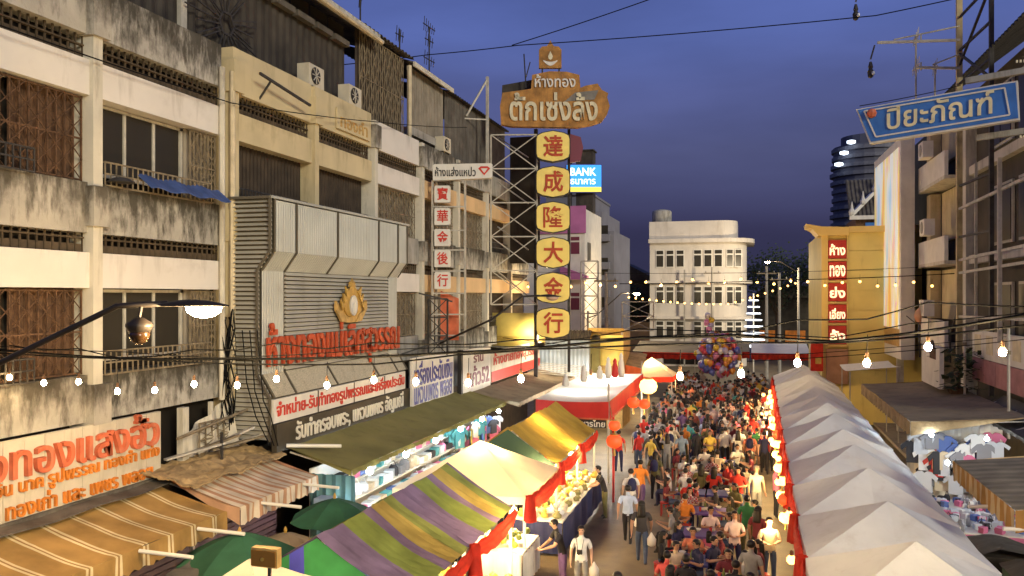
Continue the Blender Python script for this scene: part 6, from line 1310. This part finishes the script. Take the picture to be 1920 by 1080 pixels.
# tables, stools and dishes in the middle of the street
def table(x, y, m, label, wx=.95, wy=.8):
    t = thing('folding_table', label, 'table', (x,y,0), 0, 'tables in the street'); part('top', B().box(x-wx/2,x+wx/2,y-wy/2,y+wy/2,.68,.72), m, t); part('rim', B().box(x-wx/2-.01,x+wx/2+.01,y-wy/2-.01,y-wy/2+.0,.66,.715), m, t)
    for a in (-1,1):
        for c in (-1,1): part('leg', B().bar((x+a*(wx/2-.06),y+c*(wy/2-.06),0),(x+a*(wx/2-.08),y+c*(wy/2-.08),.68),.035), M['pale_iron'], t)
TB = [(-1.35,19.95,'blue_plastic'),(-.35,18.75,'blue_plastic'),(-1.15,22.25,'purple_plastic'),(-1.05,24.6,'purple_plastic'),(-1.75,26.85,'blue_plastic'),(-.75,26.9,'blue_plastic'),(-1.25,29.4,'blue_plastic'),(-.9,31.95,'blue_plastic'),(-2.1,30.9,'wood'),(-.5,17.1,'blue_plastic')]
tl = ['blue table before the salmon shirt','blue table at the front right','purple table in the middle','purple table behind the orange shirt','blue table left of the red jackets','blue table right of the red jackets','blue table midway up the street','blue far table','brown far table at the left','blue table at the bottom edge']
for (x,y,m), l in zip(TB, tl): table(x,y,M[m],l+' with bowls and cups')
bowl = mesh_of(B().lathe((0,0,0),[(.04,0),(.05,.02),(.09,.065),(.085,.06),(.03,.02)],12), M['sign_white'], smooth=True, name='bowl'); cup = mesh_of(B().lathe((0,0,0),[(.03,0),(.04,.12),(.036,.11),(.03,.02)],10), GOODS['red'], smooth=True, name='cup'); bott = mesh_of(B().lathe((0,0,0),[(.035,0),(.035,.14),(.013,.19),(.013,.23)],10), FR['green'], smooth=True, name='bottle')
for (x,y,m), l in zip(TB, tl):
    for k in range(6):
        q, mm = random.choice((('bowl',bowl),('bowl',bowl),('cup',cup),('bottle',bott))); o = put(q, mm, None, (x+random.uniform(-.36,.36),y+random.uniform(-.3,.3),.721)); tag(o, {'bowl':'white bowl','cup':'red cup','bottle':'green bottle'}[q]+' on the '+l, q, 'tableware')
stool = mesh_of(B().lathe((0,0,0),[(.17,.40),(.17,.43),(.02,.435)],10).box(-.14,-.1,-.14,-.1,0,.4).box(.1,.14,-.14,-.1,0,.4).box(-.14,-.1,.1,.14,0,.4).box(.1,.14,.1,.14,0,.4), M['red_plastic'], name='stool'); stool2 = stool.copy(); stool2.materials[0] = M['blue_plastic']; STOOLS = (stool,stool2)
for i, (x,y,pose,sh,pa,ha,fa,lab_) in enumerate(PEOPLE):
    if pose == 'sit': o = put('plastic_stool', stool if i%3 else stool2, None, (x,y,0)); tag(o, ('red' if i%3 else 'blue')+' plastic stool under the '+lab_.replace('seated person, ',''), 'stool', 'plastic stools')
# more diners round the tables, and bags people carry
diners = [(-2.05,20.4,90),(-.55,20.6,-90),(-1.75,21.4,60),(-.35,22.3,-80),(-1.95,23.3,85),(-.4,24.2,-70),(-1.65,25.2,0),(-.3,25.9,-40),(-2.5,26.4,80),(-.1,27.6,-90),(-2.0,28.6,40),(-.6,28.9,-60),(-1.5,28.5,180),(-1.9,29.8,70),(-.5,29.6,-80),(-1.2,30.3,0),(-2.6,31.6,60),(.2,31.4,-90),(-1.6,17.6,150),(-.95,17.0,90),(.15,17.6,-80),(-.6,16.2,180),(-1.3,16.4,120),(.35,20.2,-90),(.3,24.2,-90)]
wordy = ['left of the salmon shirt','right of the salmon shirt','between the salmon shirt and the purple table','right end of the purple table','left of the second purple table','right of the second purple table','behind the second purple table','near the red T-shirt','far left of the red jackets','right of the red jackets','left of the midway table','right of the midway table','seen from behind at the midway table','left side of the midway table','right side of the midway table','behind the midway table','at the brown far table','right of the far table','lower left of the front tables','left of the bottom table','right of the bottom table','nearest the bridge','bottom left of the tables','beside the peach shirt','below the red T-shirt']
for (x,y,fa), wd_ in zip(diners, wordy):
    sh = random.choice(['black','charcoal','white','navy','red','stripe','check','olive','cream','maroon']); nm_ = dict(check='a checked shirt', stripe='a striped shirt').get(sh, sh)
    person(x, y, random.choice(('sit','sitl')), sh, random.choice(('black','navy','denim')), random.choice(('short','long','long')), fa, 'seated diner in %s, %s' % (nm_, wd_), 'people among the tables', random.uniform(.94,1.03)); occ2 = (x,y)
    o = put('plastic_stool', STOOLS[0], None, (x,y,0)); tag(o, 'red plastic stool under the diner '+wd_, 'stool', 'plastic stools')
pack = mesh_of(B().lathe((0,0,0),[(.08,0),(.13,.05),(.14,.25),(.10,.36),(.03,.40)],10,0,1,.62), CL['navy'], smooth=True, name='backpack')
for k, i in enumerate((4,5,17,20,22,25)):
    x, y, po, sh, pa, ha, fa, lb = PEOPLE[i]; a_ = R(fa); o = put('backpack', pack, None, (x-math.sin(a_)*.17, y+math.cos(a_)*.17, 1.02), (0,0,a_)); tag(o, 'dark backpack worn by the '+lb.split(' with ')[0], 'backpack', 'backpacks')
# the packed crowd farther up the street
shirts = ['white']*5+['black']*6+['charcoal']*3+['check','stripe','floral','check','stripe']*1+['red']*6+['grey']*2+['cream']*2+['orange','salmon','peach','pink','palepink','maroon','green','olive','yellow','navy','navy','purple','teal','bluegrey','paleblue']
names_c = dict(check='a checked shirt', stripe='a striped shirt', floral='a floral print', palepink='pale pink', paleblue='pale blue', bluegrey='blue-grey')
pts = []
def far_enough(x, y, d): return all((x-a)**2+(y-b_)**2 > d*d for a, b_ in pts)
occupied = [(p[0],p[1]) for p in PEOPLE]+[(d_[0],d_[1]) for d_ in diners]+[(a,b_) for a, b_, _ in TB]; pts += occupied
n = 0; tries = 0; far_spots = []
while n < 290 and tries < 12000:
    tries += 1; y = 31.5+random.random()**.85*29; x = random.uniform(-4.6,1.15) if y > 36 else random.uniform(-4.2,.9)
    if y < 34 and x > -2.6 and random.random() < .6: continue
    if y > 55 and abs(x+1.85) < 1.1: continue
    if not far_enough(x, y, .46): continue
    if y > 51:
        far_spots.append((x,y)); pts.append((x,y)); n += 1; continue
    pts.append((x,y)); n += 1; sh = random.choice(shirts); away = random.random() < .6
    zone = 'nearer part' if y < 40 else ('middle' if y < 50 else 'far end'); sd = 'left side' if x < -1.7 else 'right side'
    person(x, y, random.choice(('stand','standl','stands','walk','walkl','walks','hold','holdl','raise')), sh, random.choice(('black','navy','denim','denim','grey','olive')), random.choice(('short','short','long')), (180 if away else 0)+random.uniform(-50,50),
           'person in %s %s, %s of the crowd, %s' % (names_c.get(sh,sh), 'seen from behind' if away else 'turned this way', sd, zone), 'packed crowd', random.uniform(.9,1.06))
pal = [SKIN[0],SHOE,HAIR] + [CL[c] for c in ('white','white','black','red','cream','red','orange','grey','yellow')]; fb = B()
for i, (x,y) in enumerate(far_spots):
    me, ho = BODY['standf' if i%2 else 'walkfl']; a_ = random.choice((0,math.pi))+random.uniform(-.8,.8); ca, sa = math.cos(a_), math.sin(a_); sh = 3+random.randrange(9); s_ = random.uniform(.92,1.05); n0 = len(fb.v)
    def tr(c): return ((c[0]*ca-c[1]*sa)*s_+x, (c[0]*sa+c[1]*ca)*s_+y, c[2]*s_)
    fb.v += [tr(q.co) for q in me.vertices]
    for pl in me.polygons: fb.f.append(tuple(n0+j for j in pl.vertices)); fb.m.append({0:0,1:sh,2:4,3:1,4:2,5:0}[pl.material_index])
    hm = HM['short','black']; n0 = len(fb.v); fb.v += [tr(q.co+ho) for q in hm.vertices]
    for pl in hm.polygons: fb.f.append(tuple(n0+j for j in pl.vertices)); fb.m.append(2)
tag(put('crowd', mesh_of(fb, pal, (0,0,0), True, 'crowd')), 'packed mass of people at the far end of the lane below the balloons', 'crowd', None, 'stuff')
for k in range(8):
    y = 18.5+k*1.9; x = random.uniform(1.3,1.8)
    person(x, y, random.choice(('stand','hold','reach')), random.choice(shirts), 'black', 'short', 90+random.uniform(-30,30), 'seller standing in the shade under the right tent row', 'sellers under the right tents', .98)
for k in range(9):
    person(-6.9-.3*random.random(), 19.3+k*1.15, 'hold', random.choice(shirts), 'black', random.choice(('short','long')), 90+random.uniform(-25,25), 'seller behind the tables under the left tents', 'sellers under the left tents', .98)
for k, (x,y) in enumerate(((-8.35,18.9),(-8.4,20.6),(-8.45,23.4),(-8.3,26.2),(-8.4,28.3),(4.55,23.4),(4.6,25.6),(4.5,29.5))): person(x, y, 'stand', random.choice(shirts), 'black', 'short', 90 if x < 0 else -90, ordn[k]+' shopper browsing the lit side stalls', 'browsing shoppers')
